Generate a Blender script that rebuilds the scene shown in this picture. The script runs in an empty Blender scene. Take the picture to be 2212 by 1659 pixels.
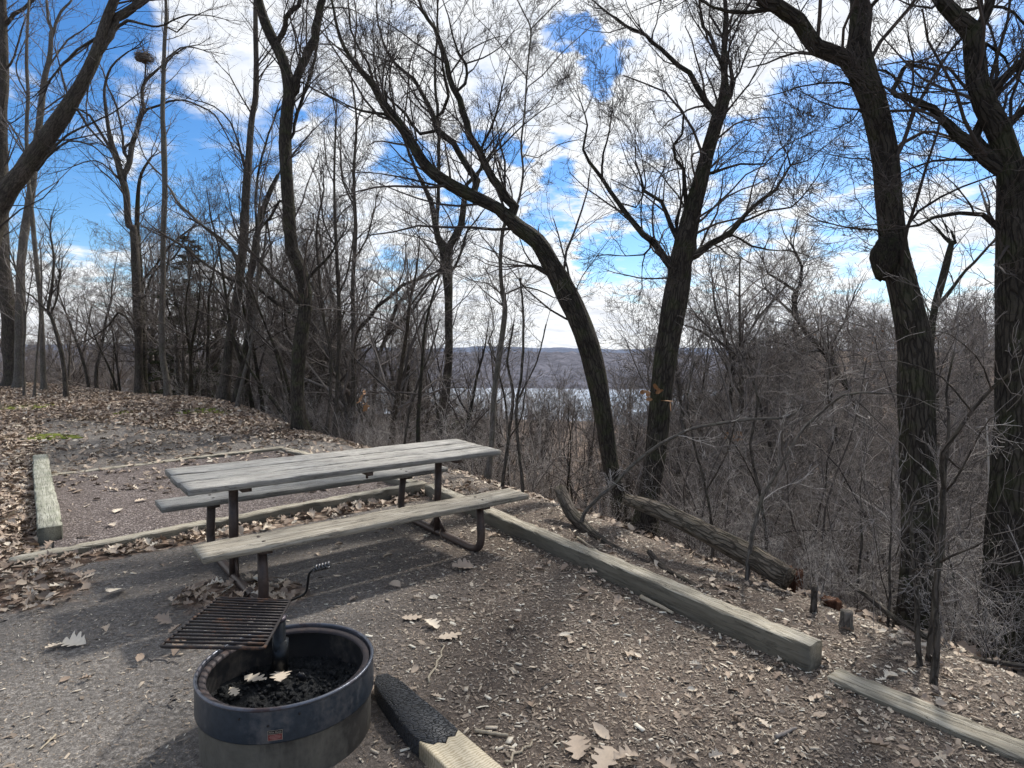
import bpy, math, random
import numpy as np
from mathutils import Matrix, Vector
RNG = np.random.default_rng(7)
random.seed(7)
scene = bpy.context.scene
COL = scene.collection
PI = math.pi

# ------------------------------------------------------------------ camera
FPX, PITCH, CAMH, ROLL = 1308.5, 0.059, 1.62, 0.005
cp, sp, cr, sr = math.cos(PITCH), math.sin(PITCH), math.cos(ROLL), math.sin(ROLL)
FW = np.array([0, cp, -sp]); _u = np.array([0, sp, cp]); _r = np.array([1.0, 0, 0])
RT = cr * _r + sr * _u; UP = -sr * _r + cr * _u
CAM = np.array([0, 0, CAMH])
cam_d = bpy.data.cameras.new("camera"); cam = bpy.data.objects.new("camera", cam_d); COL.objects.link(cam)
M = Matrix.Identity(4)
for i in range(3):
    M[i][0] = RT[i]; M[i][1] = UP[i]; M[i][2] = -FW[i]; M[i][3] = CAM[i]
cam.matrix_world = M
cam_d.sensor_fit = 'HORIZONTAL'; cam_d.sensor_width = 36; cam_d.lens = 36 * FPX / 2212
cam_d.clip_start = 0.05; cam_d.clip_end = 9000
scene.camera = cam

def ray(px, py):
    return FW + RT * ((px - 1106) / FPX) + UP * ((829.5 - py) / FPX)
def at(px, py, D):
    return CAM + ray(px, py) * D
def onz(px, py, z=0.0):
    d = ray(px, py); return CAM + d * ((z - CAMH) / d[2])

# ------------------------------------------------------------------ helpers
def setp(o, label=None, cat=None, group=None, kind=None):
    if label: o['label'] = label
    if cat: o['category'] = cat
    if group: o['group'] = group
    if kind: o['kind'] = kind
    return o
def empty(name, loc, label=None, cat=None, group=None, rz=0):
    o = bpy.data.objects.new(name, None); COL.objects.link(o)
    o.location = [float(v) for v in loc]; o.rotation_euler.z = rz; o.empty_display_size = .2
    return setp(o, label, cat, group)

class MB:
    """collects vertices, faces and per-vertex attributes for one mesh"""
    def __init__(s): s.v = []; s.f3 = []; s.f4 = []; s.n = 0; s.bark = []; s.tint = []; s.ng = []; s.mi = []
    def add(s, v, f4=None, f3=None, bark=None, tint=None):
        v = np.asarray(v, float).reshape(-1, 3)
        if f4 is not None and len(f4): s.f4.append(np.asarray(f4, int) + s.n)
        if f3 is not None and len(f3): s.f3.append(np.asarray(f3, int) + s.n)
        s.v.append(v); s.n += len(v)
        s.bark.append(np.zeros((len(v), 3)) if bark is None else bark)
        s.tint.append(np.full(len(v), .5) if tint is None else tint)
    def ngon(s, v, faces):
        v = np.asarray(v, float); s.ng += [[i + s.n for i in f] for f in faces]
        s.v.append(v); s.n += len(v); s.bark.append(np.zeros((len(v), 3))); s.tint.append(np.full(len(v), .5))
    def box(s, lo, hi):
        x0, y0, z0 = lo; x1, y1, z1 = hi
        v = [(x0,y0,z0),(x1,y0,z0),(x1,y1,z0),(x0,y1,z0),(x0,y0,z1),(x1,y0,z1),(x1,y1,z1),(x0,y1,z1)]
        s.add(v, [(0,3,2,1),(4,5,6,7),(0,1,5,4),(1,2,6,5),(2,3,7,6),(3,0,4,7)])
    def tube(s, pts, rad, n=8, cap=True, sx=1.0, noise=None, v0=0.0):
        pts = np.asarray(pts, float); rad = np.broadcast_to(np.asarray(rad, float), (len(pts),))
        s.tubes(pts[None], rad[None], n, noise, v0)
        if cap:
            k = len(pts); b = s.n - k * n
            s.ng.append([b + i for i in range(n)][::-1]); s.ng.append([b + (k - 1) * n + i for i in range(n)])
    def tubes(s, P, Rr, n=3, noise=None, v0=0.0):
        # P (N,k,3)  Rr (N,k)
        N, k, _ = P.shape
        T = np.gradient(P, axis=1); T /= np.linalg.norm(T, axis=2, keepdims=True) + 1e-12
        mean = np.abs(P[:, -1] - P[:, 0]); ref = np.zeros((N, 3))
        ax = np.argmin(mean, axis=1); ref[np.arange(N), ax] = 1
        # parallel transport
        E1 = np.zeros_like(P)
        e = np.cross(T[:, 0], ref); e /= np.linalg.norm(e, axis=1, keepdims=True) + 1e-12
        for i in range(k):
            e = e - T[:, i] * (e * T[:, i]).sum(1, keepdims=True)
            e /= np.linalg.norm(e, axis=1, keepdims=True) + 1e-12
            E1[:, i] = e
        E2 = np.cross(T, E1)
        a = np.arange(n) * 2 * PI / n
        c, si = np.cos(a), np.sin(a)
        RR = Rr[:, :, None] * np.ones((1, 1, n))
        seg = np.linalg.norm(np.diff(P, axis=1), axis=2); L = np.concatenate([np.zeros((N, 1)), np.cumsum(seg, 1)], 1) + v0
        if noise is not None:
            RR = RR * noise(a[None, None, :], L[:, :, None], Rr[:, :, None])
        V = P[:, :, None] + RR[..., None] * (c[None, None, :, None] * E1[:, :, None] + si[None, None, :, None] * E2[:, :, None])
        R0 = Rr[:, :, None]
        B = np.stack([c[None, None] * R0 * np.ones((N, k, 1)), si[None, None] * R0 * np.ones((N, k, 1)), L[:, :, None] * np.ones((1, 1, n))], -1)
        idx = np.arange(N * k * n).reshape(N, k, n)
        q = np.stack([idx[:, :-1], np.roll(idx, -1, 2)[:, :-1], np.roll(idx, -1, 2)[:, 1:], idx[:, 1:]], -1).reshape(-1, 4)
        tint = (np.abs(np.sin(P[:, 0, 0] * 91.7 + P[:, 0, 2] * 37.3)))[:, None, None] * np.ones((1, k, n))
        s.add(V.reshape(-1, 3), q, None, B.reshape(-1, 3), tint.reshape(-1))
    def build(s, name, mat, parent=None, smooth=True, loc=None):
        me = bpy.data.meshes.new(name)
        V = np.concatenate(s.v) if s.v else np.zeros((0, 3))
        if loc is not None: V = V - np.asarray(loc)
        f4 = np.concatenate(s.f4) if s.f4 else np.zeros((0, 4), int)
        f3 = np.concatenate(s.f3) if s.f3 else np.zeros((0, 3), int)
        ngl = [len(f) for f in s.ng]
        me.vertices.add(len(V)); me.vertices.foreach_set('co', V.astype(np.float32).ravel())
        loops = np.concatenate([f4.ravel(), f3.ravel(), np.array([i for f in s.ng for i in f], int)]).astype(np.int32)
        cnt = np.concatenate([np.full(len(f4), 4), np.full(len(f3), 3), np.array(ngl, int)]).astype(np.int32)
        me.loops.add(len(loops)); me.loops.foreach_set('vertex_index', loops)
        me.polygons.add(len(cnt)); st = np.concatenate([[0], np.cumsum(cnt)[:-1]]).astype(np.int32)
        me.polygons.foreach_set('loop_start', st)
        me.update(calc_edges=True)
        if smooth: me.polygons.foreach_set('use_smooth', np.ones(len(cnt), bool))
        a = me.attributes.new('bark', 'FLOAT_VECTOR', 'POINT'); a.data.foreach_set('vector', np.concatenate(s.bark).astype(np.float32).ravel())
        a = me.attributes.new('tint', 'FLOAT', 'POINT'); a.data.foreach_set('value', np.concatenate(s.tint).astype(np.float32))
        if mat: me.materials.append(mat)
        o = bpy.data.objects.new(name, me); COL.objects.link(o)
        if parent: o.parent = parent
        elif loc is not None: o.location = [float(x) for x in loc]
        return o
def copy_tree(o, parent=None):
    c = o.copy(); COL.objects.link(c)
    if parent: c.parent = parent
    for ch in list(o.children): copy_tree(ch, c)
    return c

# ------------------------------------------------------------------ materials
class NT:
    def __init__(s, name):
        s.m = bpy.data.materials.new(name); s.m.use_nodes = True; s.t = s.m.node_tree
        s.n = s.t.nodes; s.b = s.n['Principled BSDF']; s.out = s.n['Material Output']
    def N(s, typ, **kw):
        n = s.n.new(typ)
        for k, v in kw.items():
            if k in n.inputs: n.inputs[k].default_value = v
            else: setattr(n, k, v)
        return n
    def L(s, a, b): s.t.links.new(a, b)
    def attr(s, name, out='Vector'): return s.N('ShaderNodeAttribute', attribute_name=name).outputs[out]
    def obj(s): return s.N('ShaderNodeTexCoord').outputs['Object']
    def scale(s, v, sc, loc=(0, 0, 0)):
        n = s.N('ShaderNodeMapping'); n.inputs['Scale'].default_value = sc; n.inputs['Location'].default_value = loc; s.L(v, n.inputs[0]); return n.outputs[0]
    def noise(s, v, sc, det=4, ro=.6, dist=0.0):
        n = s.N('ShaderNodeTexNoise'); n.inputs['Scale'].default_value = sc; n.inputs['Detail'].default_value = det; n.inputs['Roughness'].default_value = ro; n.inputs['Distortion'].default_value = dist; s.L(v, n.inputs['Vector']); return n.outputs['Fac']
    def vor(s, v, sc, feat='F1', out='Distance', rnd=1.0):
        n = s.N('ShaderNodeTexVoronoi', feature=feat); n.inputs['Scale'].default_value = sc; n.inputs['Randomness'].default_value = rnd; s.L(v, n.inputs['Vector']); return n.outputs[out]
    def ramp(s, f, stops):
        n = s.N('ShaderNodeValToRGB'); e = n.color_ramp.elements
        while len(e) < len(stops): e.new(.5)
        for k, (p, c) in enumerate(stops):
            e[k].position = p; e[k].color = (c[0], c[1], c[2], 1) if hasattr(c, '__len__') else (c, c, c, 1)
        s.L(f, n.inputs[0]); return n.outputs[0]
    def mix(s, f, a, b, typ='MIX'):
        n = s.N('ShaderNodeMix', data_type='RGBA', blend_type=typ)
        for sock, v in ((n.inputs[0], f), (n.inputs[6], a), (n.inputs[7], b)):
            if isinstance(v, (int, float)): sock.default_value = v
            elif isinstance(v, tuple): sock.default_value = (*v, 1)
            else: s.L(v, sock)
        return n.outputs[2]
    def math(s, op, a, b=None, clamp=False):
        n = s.N('ShaderNodeMath', operation=op, use_clamp=clamp)
        for sock, v in ((n.inputs[0], a), (n.inputs[1], b)):
            if v is None: continue
            if isinstance(v, (int, float)): sock.default_value = v
            else: s.L(v, sock)
        return n.outputs[0]
    def bump(s, h, st=.5, dist=.01, prev=None):
        n = s.N('ShaderNodeBump'); n.inputs['Strength'].default_value = st; n.inputs['Distance'].default_value = dist; s.L(h, n.inputs['Height'])
        if prev: s.L(prev, n.inputs['Normal'])
        return n.outputs[0]
    def fin(s, color=None, rough=.9, metal=0.0, normal=None, spec=.3):
        if color is not None:
            if isinstance(color, tuple): s.b.inputs['Base Color'].default_value = (*color, 1)
            else: s.L(color, s.b.inputs['Base Color'])
        if isinstance(rough, float): s.b.inputs['Roughness'].default_value = rough
        else: s.L(rough, s.b.inputs['Roughness'])
        if isinstance(metal, float): s.b.inputs['Metallic'].default_value = metal
        else: s.L(metal, s.b.inputs['Metallic'])
        s.b.inputs['Specular IOR Level'].default_value = spec
        if normal: s.L(normal, s.b.inputs['Normal'])
        return s.m

def bark_mat(name, dark, light, moss=0.0, sc=1.0, furrow=.02):
    t = NT(name); b = t.attr('bark')
    v = t.scale(b, (1, 1, .16))
    w = t.noise(v, 30 * sc, 5, .7, .6)
    nd = t.N('ShaderNodeTexNoise'); nd.inputs['Scale'].default_value = 9; nd.inputs['Detail'].default_value = 3; t.L(b, nd.inputs['Vector']); va = t.N('ShaderNodeVectorMath', operation='MULTIPLY_ADD'); va.inputs[1].default_value = (.045, .045, .02); t.L(nd.outputs['Color'], va.inputs[0]); t.L(v, va.inputs[2]); c = t.vor(va.outputs[0], 34 * sc, 'DISTANCE_TO_EDGE')
    h = t.math('ADD', t.math('MULTIPLY', t.math('MINIMUM', c, .16), 2.4), t.math('MULTIPLY', w, 1.0))
    fine = t.noise(t.scale(b, (1, 1, .4)), 120, 3)
    big = t.noise(b, 2.2, 3)
    col = t.ramp(h, [(.40, tuple(x * .25 for x in dark)), (.64, dark), (.95, light)])
    col = t.mix(t.math('MULTIPLY', fine, .5), col, tuple(x * 1.3 for x in light))
    col = t.mix(t.ramp(big, [(.35, 0), (.7, .5)]), col, tuple(x * .7 for x in dark))
    if moss:
        g = t.N('ShaderNodeNewGeometry'); 
        mm = t.math('MULTIPLY', t.ramp(t.noise(b, 5, 4), [(.48, 0), (.62, 1)]), moss)
        col = t.mix(mm, col, (.075, .095, .03))
    n = t.bump(h, .9, furrow); n = t.bump(fine, .4, .004, n)
    return t.fin(col, .92, 0.0, n, .2)
M_BARK_DK = bark_mat('bark_dark', (.017, .0135, .011), (.080, .068, .055), .25, 1.0, .045)
M_BARK_BR = bark_mat('bark_brown', (.032, .026, .022), (.12, .102, .085), .12, 1.0, .03)
M_BARK_GR = bark_mat('bark_grey', (.060, .052, .045), (.17, .152, .132), .15, 1.4, .008)
M_BARK_LOG = bark_mat('bark_log', (.030, .023, .018), (.24, .20, .155), .1, 1.0, .05)
def twig_mat(name, a, b):
    t = NT(name)
    n = t.noise(t.obj(), 1.3, 2)
    c = t.ramp(t.math('ADD', t.math('MULTIPLY', t.attr('tint', 'Fac'), .7), t.math('MULTIPLY', n, .3)), [(.1, a), (.9, b)])
    return t.fin(c, .85, 0.0, None, .3)
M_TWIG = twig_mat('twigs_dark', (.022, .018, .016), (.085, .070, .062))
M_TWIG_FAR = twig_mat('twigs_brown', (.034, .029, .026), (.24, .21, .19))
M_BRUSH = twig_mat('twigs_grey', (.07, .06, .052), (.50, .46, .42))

def wood_mat(name, dark, mid, light, crack=.7, green=0.0, ax=0, side=0.0):
    t = NT(name); o = t.obj()
    sc = [14, 14, 14]; sc[ax] = .9; v = t.scale(o, tuple(sc))
    g = t.noise(v, 3.0, 6, .65, .4)
    sc2 = [40, 40, 40]; sc2[ax] = 1.1; v2 = t.scale(o, tuple(sc2)); g2 = t.noise(v2, 2.5, 4, .7)
    sc3 = [9, 9, 9]; sc3[ax] = .35; ck = t.noise(t.scale(o, tuple(sc3)), 4.5, 5, .6, .8)
    ckm = t.ramp(t.math('ABSOLUTE', t.math('SUBTRACT', ck, .5)), [(.0, 1), (.018, 0)])
    col = t.ramp(t.math('ADD', t.math('MULTIPLY', g, .65), t.math('MULTIPLY', g2, .35)), [(.32, dark), (.5, mid), (.68, light)])
    blot = t.noise(o, 3.1, 4, .6)
    col = t.mix(t.ramp(blot, [(.42, 0), (.7, .55)]), col, tuple(x * .55 for x in mid))
    col = t.mix(t.math('MULTIPLY', ckm, crack), col, tuple(x * .16 for x in mid))
    if green:
        col = t.mix(t.math('MULTIPLY', t.ramp(t.noise(o, 6, 4), [(.45, 0), (.65, 1)]), green), col, (.10, .13, .055))
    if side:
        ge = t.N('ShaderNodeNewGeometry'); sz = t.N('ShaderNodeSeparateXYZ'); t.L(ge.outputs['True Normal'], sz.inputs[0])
        col = t.mix(t.math('MULTIPLY', t.ramp(sz.outputs[2], [(.35, 1), (.75, 0)]), side), col, tuple(x * .22 for x in mid))  # shade on upright faces put into the colour, by surface normal
    h = t.math('SUBTRACT', t.math('ADD', g, g2), t.math('MULTIPLY', ckm, 1.5))
    return t.fin(col, .88, 0.0, t.bump(h, .7, .004), .25)
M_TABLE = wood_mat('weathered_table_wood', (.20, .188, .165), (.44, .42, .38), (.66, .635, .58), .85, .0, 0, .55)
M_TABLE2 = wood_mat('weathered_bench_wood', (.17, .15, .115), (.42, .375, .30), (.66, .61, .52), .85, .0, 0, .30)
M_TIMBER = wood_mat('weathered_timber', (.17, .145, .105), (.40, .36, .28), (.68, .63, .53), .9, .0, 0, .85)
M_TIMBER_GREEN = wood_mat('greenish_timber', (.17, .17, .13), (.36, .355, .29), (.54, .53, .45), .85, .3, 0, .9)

def rust_metal(name, base, rust, rf=.5, rough=.55, metal=.5, sc=6.0, streak=False):
    t = NT(name); o = t.obj()
    v = t.scale(o, (1, 1, .25)) if streak else o
    n = t.noise(v, sc, 6, .65); n2 = t.noise(o, sc * 7, 4, .6)
    m = t.ramp(t.math('ADD', t.math('MULTIPLY', n, .75), t.math('MULTIPLY', n2, .25)), [(rf, 0), (rf + .13, 1)])
    b2 = t.mix(n2, tuple(x * .6 for x in base), tuple(x * 1.5 for x in base))
    col = t.mix(m, b2, t.mix(n2, tuple(x * .5 for x in rust), rust))
    return t.fin(col, t.math('ADD', t.math('MULTIPLY', m, .3), rough), t.math('MULTIPLY', t.math('SUBTRACT', 1.0, m), metal), t.bump(n2, .35, .003), .4)
M_PIPE = rust_metal('brown_painted_pipe', (.055, .038, .032), (.11, .075, .06), .5, .42, .2)
M_STEEL = rust_metal('sooty_blue_steel', (.040, .052, .068), (.11, .105, .105), .50, .40, .45, 5.5, True)
M_STEEL_LOW = rust_metal('scorched_grey_steel', (.13, .12, .10), (.055, .048, .04), .47, .6, .3, 4.0, True)
M_RIM = rust_metal('worn_rim_steel', (.12, .13, .155), (.06, .04, .042), .50, .33, .75, 5)
M_INNER = rust_metal('sooty_inner_steel', (.03, .028, .027), (.17, .14, .11), .53, .75, .1, 3.2, True)
M_LIP = rust_metal('rusty_inner_lip', (.045, .038, .040), (.10, .066, .055), .52, .6, .4, 7)
M_GRATE = rust_metal('rusty_black_grate', (.020, .016, .016), (.13, .060, .028), .53, .55, .35, 9)
M_HANDLE = rust_metal('black_iron_handle', (.02, .022, .024), (.07, .06, .05), .6, .35, .7, 9)
M_COIL = rust_metal('dull_coil_steel', (.10, .10, .105), (.05, .045, .04), .58, .38, .8, 12)

# ------------------------------------------------------------------ terrain
EDGE = np.array([(9, -9), (5.0, -1.6), (3.35, 1.0), (2.5, 2.45), (2.12, 3.05), (1.72, 3.7), (1.15, 4.5), (.30, 6.0), (-1.0, 7.75), (-3.0, 9.9), (-5.2, 12.2), (-9.6, 17.8), (-19, 25), (-45, 36), (-90, 50)], float)
def sdist(x, y):
    x = np.asarray(x, float); y = np.asarray(y, float)
    best = np.full(x.shape, 1e9); sgn = np.ones(x.shape)
    for a, b in zip(EDGE[:-1], EDGE[1:]):
        d = b - a; L2 = d @ d
        t = np.clip(((x - a[0]) * d[0] + (y - a[1]) * d[1]) / L2, 0, 1)
        ex = x - a[0] - t * d[0]; ey = y - a[1] - t * d[1]
        dd = np.hypot(ex, ey); cr_ = d[0] * (y - a[1]) - d[1] * (x - a[0])
        m = dd < best; best = np.where(m, dd, best); sgn = np.where(m, np.where(cr_ < 0, 1, -1), sgn)
    return best * sgn
def sstep(a, b, v):
    t = np.clip((v - a) / (b - a), 0, 1); return t * t * (3 - 2 * t)
_ph = RNG.uniform(0, 6.28, (14, 2)); _fr = [(RNG.normal(), RNG.normal()) for _ in range(14)]
def fnoise(x, y, sc):
    r = 0
    for k in range(14):
        f = sc * (1.0 + k * .45); r = r + np.sin(x * _fr[k][0] * f + _ph[k][0]) * np.cos(y * _fr[k][1] * f + _ph[k][1]) / (1 + .5 * k)
    return r / 3.5
def H(x, y):
    x = np.asarray(x, float); y = np.asarray(y, float)
    s = sdist(x, y); sp_ = np.maximum(s, 0)
    fall = .60 * (np.sqrt(np.minimum(sp_, 13) ** 2 + .5) - .7071)
    mid = -fall - np.maximum(sp_ - 15, 0) * .098
    rt = -np.minimum(fall, 5.5 + 0 * fall) - 0 + np.maximum(sp_ - 13, 0) * .062
    rt = np.where(rt > 1.0, 1.0 + 0 * rt, rt)
    az = np.degrees(np.arctan2(x, np.maximum(y, .01)))
    m = sstep(13, 27, az) * sstep(4, 12, sp_)
    z = mid * (1 - m) + rt * m
    z = np.maximum(z, -28)
    z = z + .30 * np.exp(-(((x + 9) / 5) ** 2 + ((y - 14) / 4) ** 2)) * (s < 2) + .16 * sstep(0.5, 5, sp_) * fnoise(x, y, .7) * 2
    z = z + .9 * fnoise(x, y, .08) * sstep(10, 40, sp_) + .012 * fnoise(x, y, 1.7)
    # tent pad is a touch lower than its frame, small mound of soil behind the long timber
    return z

def grid(name, xs, ys, mat, zoff=0.0, fine=False):
    X, Y = np.meshgrid(xs, ys); Z = H(X, Y) + zoff
    if fine: Z = Z + .006 * fnoise(X, Y, 9) + .004 * fnoise(Y, X, 23)
    V = np.stack([X, Y, Z], -1).reshape(-1, 3); nx, ny = len(xs), len(ys)
    i = np.arange(nx * ny).reshape(ny, nx)
    q = np.stack([i[:-1, :-1], i[:-1, 1:], i[1:, 1:], i[1:, :-1]], -1).reshape(-1, 4)
    b = MB(); b.add(V, q); return b.build(name, mat)

def ground_mat():
    t = NT('forest_floor'); o = t.obj()
    n1 = t.noise(o, .55, 5, .6); n2 = t.noise(o, 5, 6, .7); n3 = t.noise(o, 38, 5, .75); n4 = t.noise(o, 140, 3, .7)
    dirt = t.ramp(t.math('ADD', t.math('MULTIPLY', n3, .6), t.math('MULTIPLY', n4, .4)), [(.36, (.045, .041, .037)), (.5, (.165, .150, .136)), (.62, (.42, .39, .355))])
    dirt = t.mix(t.ramp(n2, [(.4, 0), (.65, .55)]), dirt, (.16, .147, .135)); dirt = t.mix(t.ramp(n1, [(.42, 0), (.62, .6)]), dirt, t.mix(n3, (.05, .045, .042), (.13, .115, .105)))
    # small bits of bark and chips ground into the soil
    vc = t.N('ShaderNodeTexVoronoi'); vc.inputs['Scale'].default_value = 75; t.L(t.scale(o, (1, 1, 1)), vc.inputs['Vector'])
    bits = t.math('MULTIPLY', t.ramp(vc.outputs['Distance'], [(.18, 1), (.3, 0)]), t.ramp(t.N('ShaderNodeSeparateColor').outputs[0], [(0, 1), (1, 1)]))
    sep = t.N('ShaderNodeSeparateColor'); t.L(vc.outputs['Color'], sep.inputs[0])
    bm = t.math('MULTIPLY', t.ramp(vc.outputs['Distance'], [(.2, 1), (.34, 0)]), t.ramp(sep.outputs[0], [(.62, 0), (.66, 1)]))
    bitc = t.ramp(sep.outputs[1], [(.0, (.10, .075, .055)), (.6, (.24, .185, .135)), (1, (.45, .38, .29))])
    dirt = t.mix(bm, dirt, bitc); sx_ = t.N('ShaderNodeSeparateXYZ'); t.L(o, sx_.inputs[0]); dirt = t.mix(t.ramp(t.math('ADD', t.math('MULTIPLY', sx_.outputs[0], .3), .5), [(.15, 0), (.45, .8)]), dirt, (.76, .64, .56), 'MULTIPLY')
    # leaf litter
    lv = t.N('ShaderNodeTexVoronoi'); lv.inputs['Scale'].default_value = 13; lv.inputs['Randomness'].default_value = 1
    t.L(t.N('ShaderNodeVectorMath', operation='ADD').outputs[0], lv.inputs['Vector'])
    va = lv.inputs['Vector'].links[0].from_node; t.L(o, va.inputs[0])
    nn = t.N('ShaderNodeTexNoise'); nn.inputs['Scale'].default_value = 9; t.L(o, nn.inputs['Vector'])
    vs = t.N('ShaderNodeVectorMath', operation='SCALE'); vs.inputs['Scale'].default_value = .12; t.L(nn.outputs['Color'], vs.inputs[0]); t.L(vs.outputs[0], va.inputs[1])
    sl = t.N('ShaderNodeSeparateColor'); t.L(lv.outputs['Color'], sl.inputs[0])
    leaf = t.ramp(sl.outputs[0], [(.0, (.07, .048, .036)), (.4, (.20, .135, .10)), (.75, (.34, .25, .19)), (1, (.50, .41, .32))])
    leaf = t.mix(t.ramp(lv.outputs['Distance'], [(.35, 0), (.75, .8)]), leaf, (.03, .022, .017))
    lm = t.attr('tint', 'Fac')
    lm2 = t.ramp(t.math('ADD', lm, t.math('MULTIPLY', t.math('SUBTRACT', n2, .5), .8)), [(.42, 0), (.58, 1)])
    col = t.mix(lm2, dirt, leaf)
    h = t.math('ADD', t.math('MULTIPLY', n3, .6), t.math('ADD', t.math('MULTIPLY', n4, .35), t.math('MULTIPLY', sl.outputs[1], t.math('MULTIPLY', lm2, .6))))
    return t.fin(col, .95, 0.0, t.bump(h, .8, .018), .15)
M_GROUND = ground_mat()

# tent pad corners, timbers (world metres)
PAD = dict(NL=(-3.50, 4.56), NR=(-1.03, 6.73), FR=(-3.54, 9.29), FL=(-5.62, 7.30))
def inpad(x, y, grow=0.0):
    pts = [PAD['NL'], PAD['NR'], PAD['FR'], PAD['FL']]; r = np.ones(np.shape(x), bool)
    for i in range(4):
        a = pts[i]; b = pts[(i + 1) % 4]
        L = math.hypot(b[0] - a[0], b[1] - a[1])
        r &= ((b[0] - a[0]) * (y - a[1]) - (b[1] - a[1]) * (x - a[0])) / L > -grow
    return r
def leafiness(x, y):
    """0 bare soil .. 1 full leaf litter"""
    x = np.asarray(x, float); y = np.asarray(y, float)
    s = sdist(x, y)
    f = .12 + 0 * x
    f = np.maximum(f, sstep(.6, 2.2, s))                               # slope
    f = np.maximum(f, sstep(8.6, 10.2, y + .25 * x) * .95)             # rise behind pad
    f = np.maximum(f, sstep(-3.90, -4.02, x + (y - 5.0) * .77) * (y > 4.2) )        # left of the pad
    f = np.maximum(f, .95 * np.exp(-(((x - y * 0 + 3.6) / 1.0) ** 2 + ((y - 3.9) / .55) ** 2)))
    # strip of leaves against the near side of the pad timber
    a = np.array(PAD['NL']); b = np.array(PAD['NR']); d = (b - a) / np.linalg.norm(b - a)
    u = (x - a[0]) * d[0] + (y - a[1]) * d[1]; w = -(x - a[0]) * d[1] + (y - a[1]) * d[0]
    f = np.maximum(f, 1.0 * (w < 0) * np.exp(-((w + .14) / .22) ** 2) * (u > -1.6) * (u < 3.6))
    f = np.maximum(f, .9 * np.exp(-(((x + 1.75) / .6) ** 2 + ((y - 3.85) / .35) ** 2)))
    f = np.where(inpad(x, y), .02, f)
    path = np.exp(-((y + .45 * x - 6.55) / 1.3) ** 2) * (x < -2.5) * (x > -9) * ~inpad(x, y) * (y > 7.0)
    f = np.where((s < 0) & (y > 7), f * (1 - .45 * path), f)
    return np.clip(f + .12 * fnoise(x, y, 2.3), 0, 1)

def set_tint(o, fn):
    me = o.data; n = len(me.vertices); co = np.empty(n * 3, np.float32); me.vertices.foreach_get('co', co); co = co.reshape(-1, 3)
    me.attributes['tint'].data.foreach_set('value', fn(co[:, 0], co[:, 1]).astype(np.float32))
def warp(a, b, n, p):  # graded spacing
    t = np.linspace(-1, 1, n); return a + (b - a) * (np.sign(t) * np.abs(t) ** p + 1) / 2
xs = np.sort(np.concatenate([np.arange(-14, 7, .075), np.linspace(-400, -14.3, 130) , np.linspace(7.3, 400, 150), -14 - np.geomspace(.3, 60, 40), 7 + np.geomspace(.3, 60, 50)]))
ys = np.sort(np.concatenate([np.arange(.8, 13, .075), 13 + np.geomspace(.15, 250, 150), np.linspace(-30, .6, 30)]))
g = grid('ground', xs, ys, M_GROUND, 0, True); set_tint(g, leafiness); setp(g, kind='structure')

# gravel of the tent pad: a thin sheet inside the frame
def gravel_mat():
    t = NT('pad_gravel'); o = t.obj()
    a = t.vor(o, 60, 'F1', 'Color'); s_ = t.N('ShaderNodeSeparateColor'); t.L(a, s_.inputs[0]); d = t.vor(o, 60)
    col = t.ramp(s_.outputs[0], [(0, (.09, .073, .068)), (.55, (.215, .18, .168)), (.85, (.33, .285, .265)), (1, (.50, .44, .41))])
    col = t.mix(t.ramp(d, [(.3, 0), (.7, .75)]), col, (.035, .028, .025))
    col = t.mix(t.ramp(t.noise(o, 1.6, 5, .7), [(.35, 0), (.7, .5)]), col, (.11, .09, .083))
    return t.fin(col, .95, 0.0, t.bump(t.math('SUBTRACT', 1.0, d), .9, .012), .15)
c0 = np.array(PAD['NL']); c1 = np.array(PAD['NR']); c2 = np.array(PAD['FR']); c3 = np.array(PAD['FL'])
uu, vv = np.meshgrid(np.linspace(0, 1, 60), np.linspace(0, 1, 60))
P = (c0 * ((1 - uu) * (1 - vv))[..., None] + c1 * (uu * (1 - vv))[..., None] + c2 * (uu * vv)[..., None] + c3 * ((1 - uu) * vv)[..., None])
Z = H(P[..., 0], P[..., 1]) + .022 + .006 * fnoise(P[..., 0], P[..., 1], 7)
i = np.arange(3600).reshape(60, 60)
b = MB(); b.add(np.concatenate([P, Z[..., None]], -1), np.stack([i[:-1, :-1], i[:-1, 1:], i[1:, 1:], i[1:, :-1]], -1).reshape(-1, 4))
setp(b.build('gravel_pad', gravel_mat()), kind='structure')

# ------------------------------------------------------------------ lake and far shore
def water_mat():
    t = NT('lake_water'); o = t.obj()
    n = t.noise(t.scale(o, (.12, .5, 1)), 1.0, 5, .65)
    col = t.mix(t.noise(t.scale(o, (.006, .03, 1)), 1.0, 3), (.45, .51, .60), (.60, .65, .72))  # pale sky glint on the lake put into the base colour
    return t.fin(col, .22, 0.0, t.bump(n, .25, .25), .5)
b = MB(); b.add([(-900, 120, -26), (900, 120, -26), (900, 900, -26), (-900, 900, -26)], [(0, 1, 2, 3)])
setp(b.build('lake_water', water_mat()), kind='structure')
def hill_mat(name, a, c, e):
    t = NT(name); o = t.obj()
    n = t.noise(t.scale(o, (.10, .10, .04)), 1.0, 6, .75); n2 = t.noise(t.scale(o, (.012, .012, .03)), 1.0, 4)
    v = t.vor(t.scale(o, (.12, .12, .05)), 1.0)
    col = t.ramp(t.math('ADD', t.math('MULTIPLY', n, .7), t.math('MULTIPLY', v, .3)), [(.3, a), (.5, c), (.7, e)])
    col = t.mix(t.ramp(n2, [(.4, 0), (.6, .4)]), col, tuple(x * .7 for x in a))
    return t.fin(col, 1.0, 0.0, t.bump(n, 1.0, 3.0), 0.0)
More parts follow.
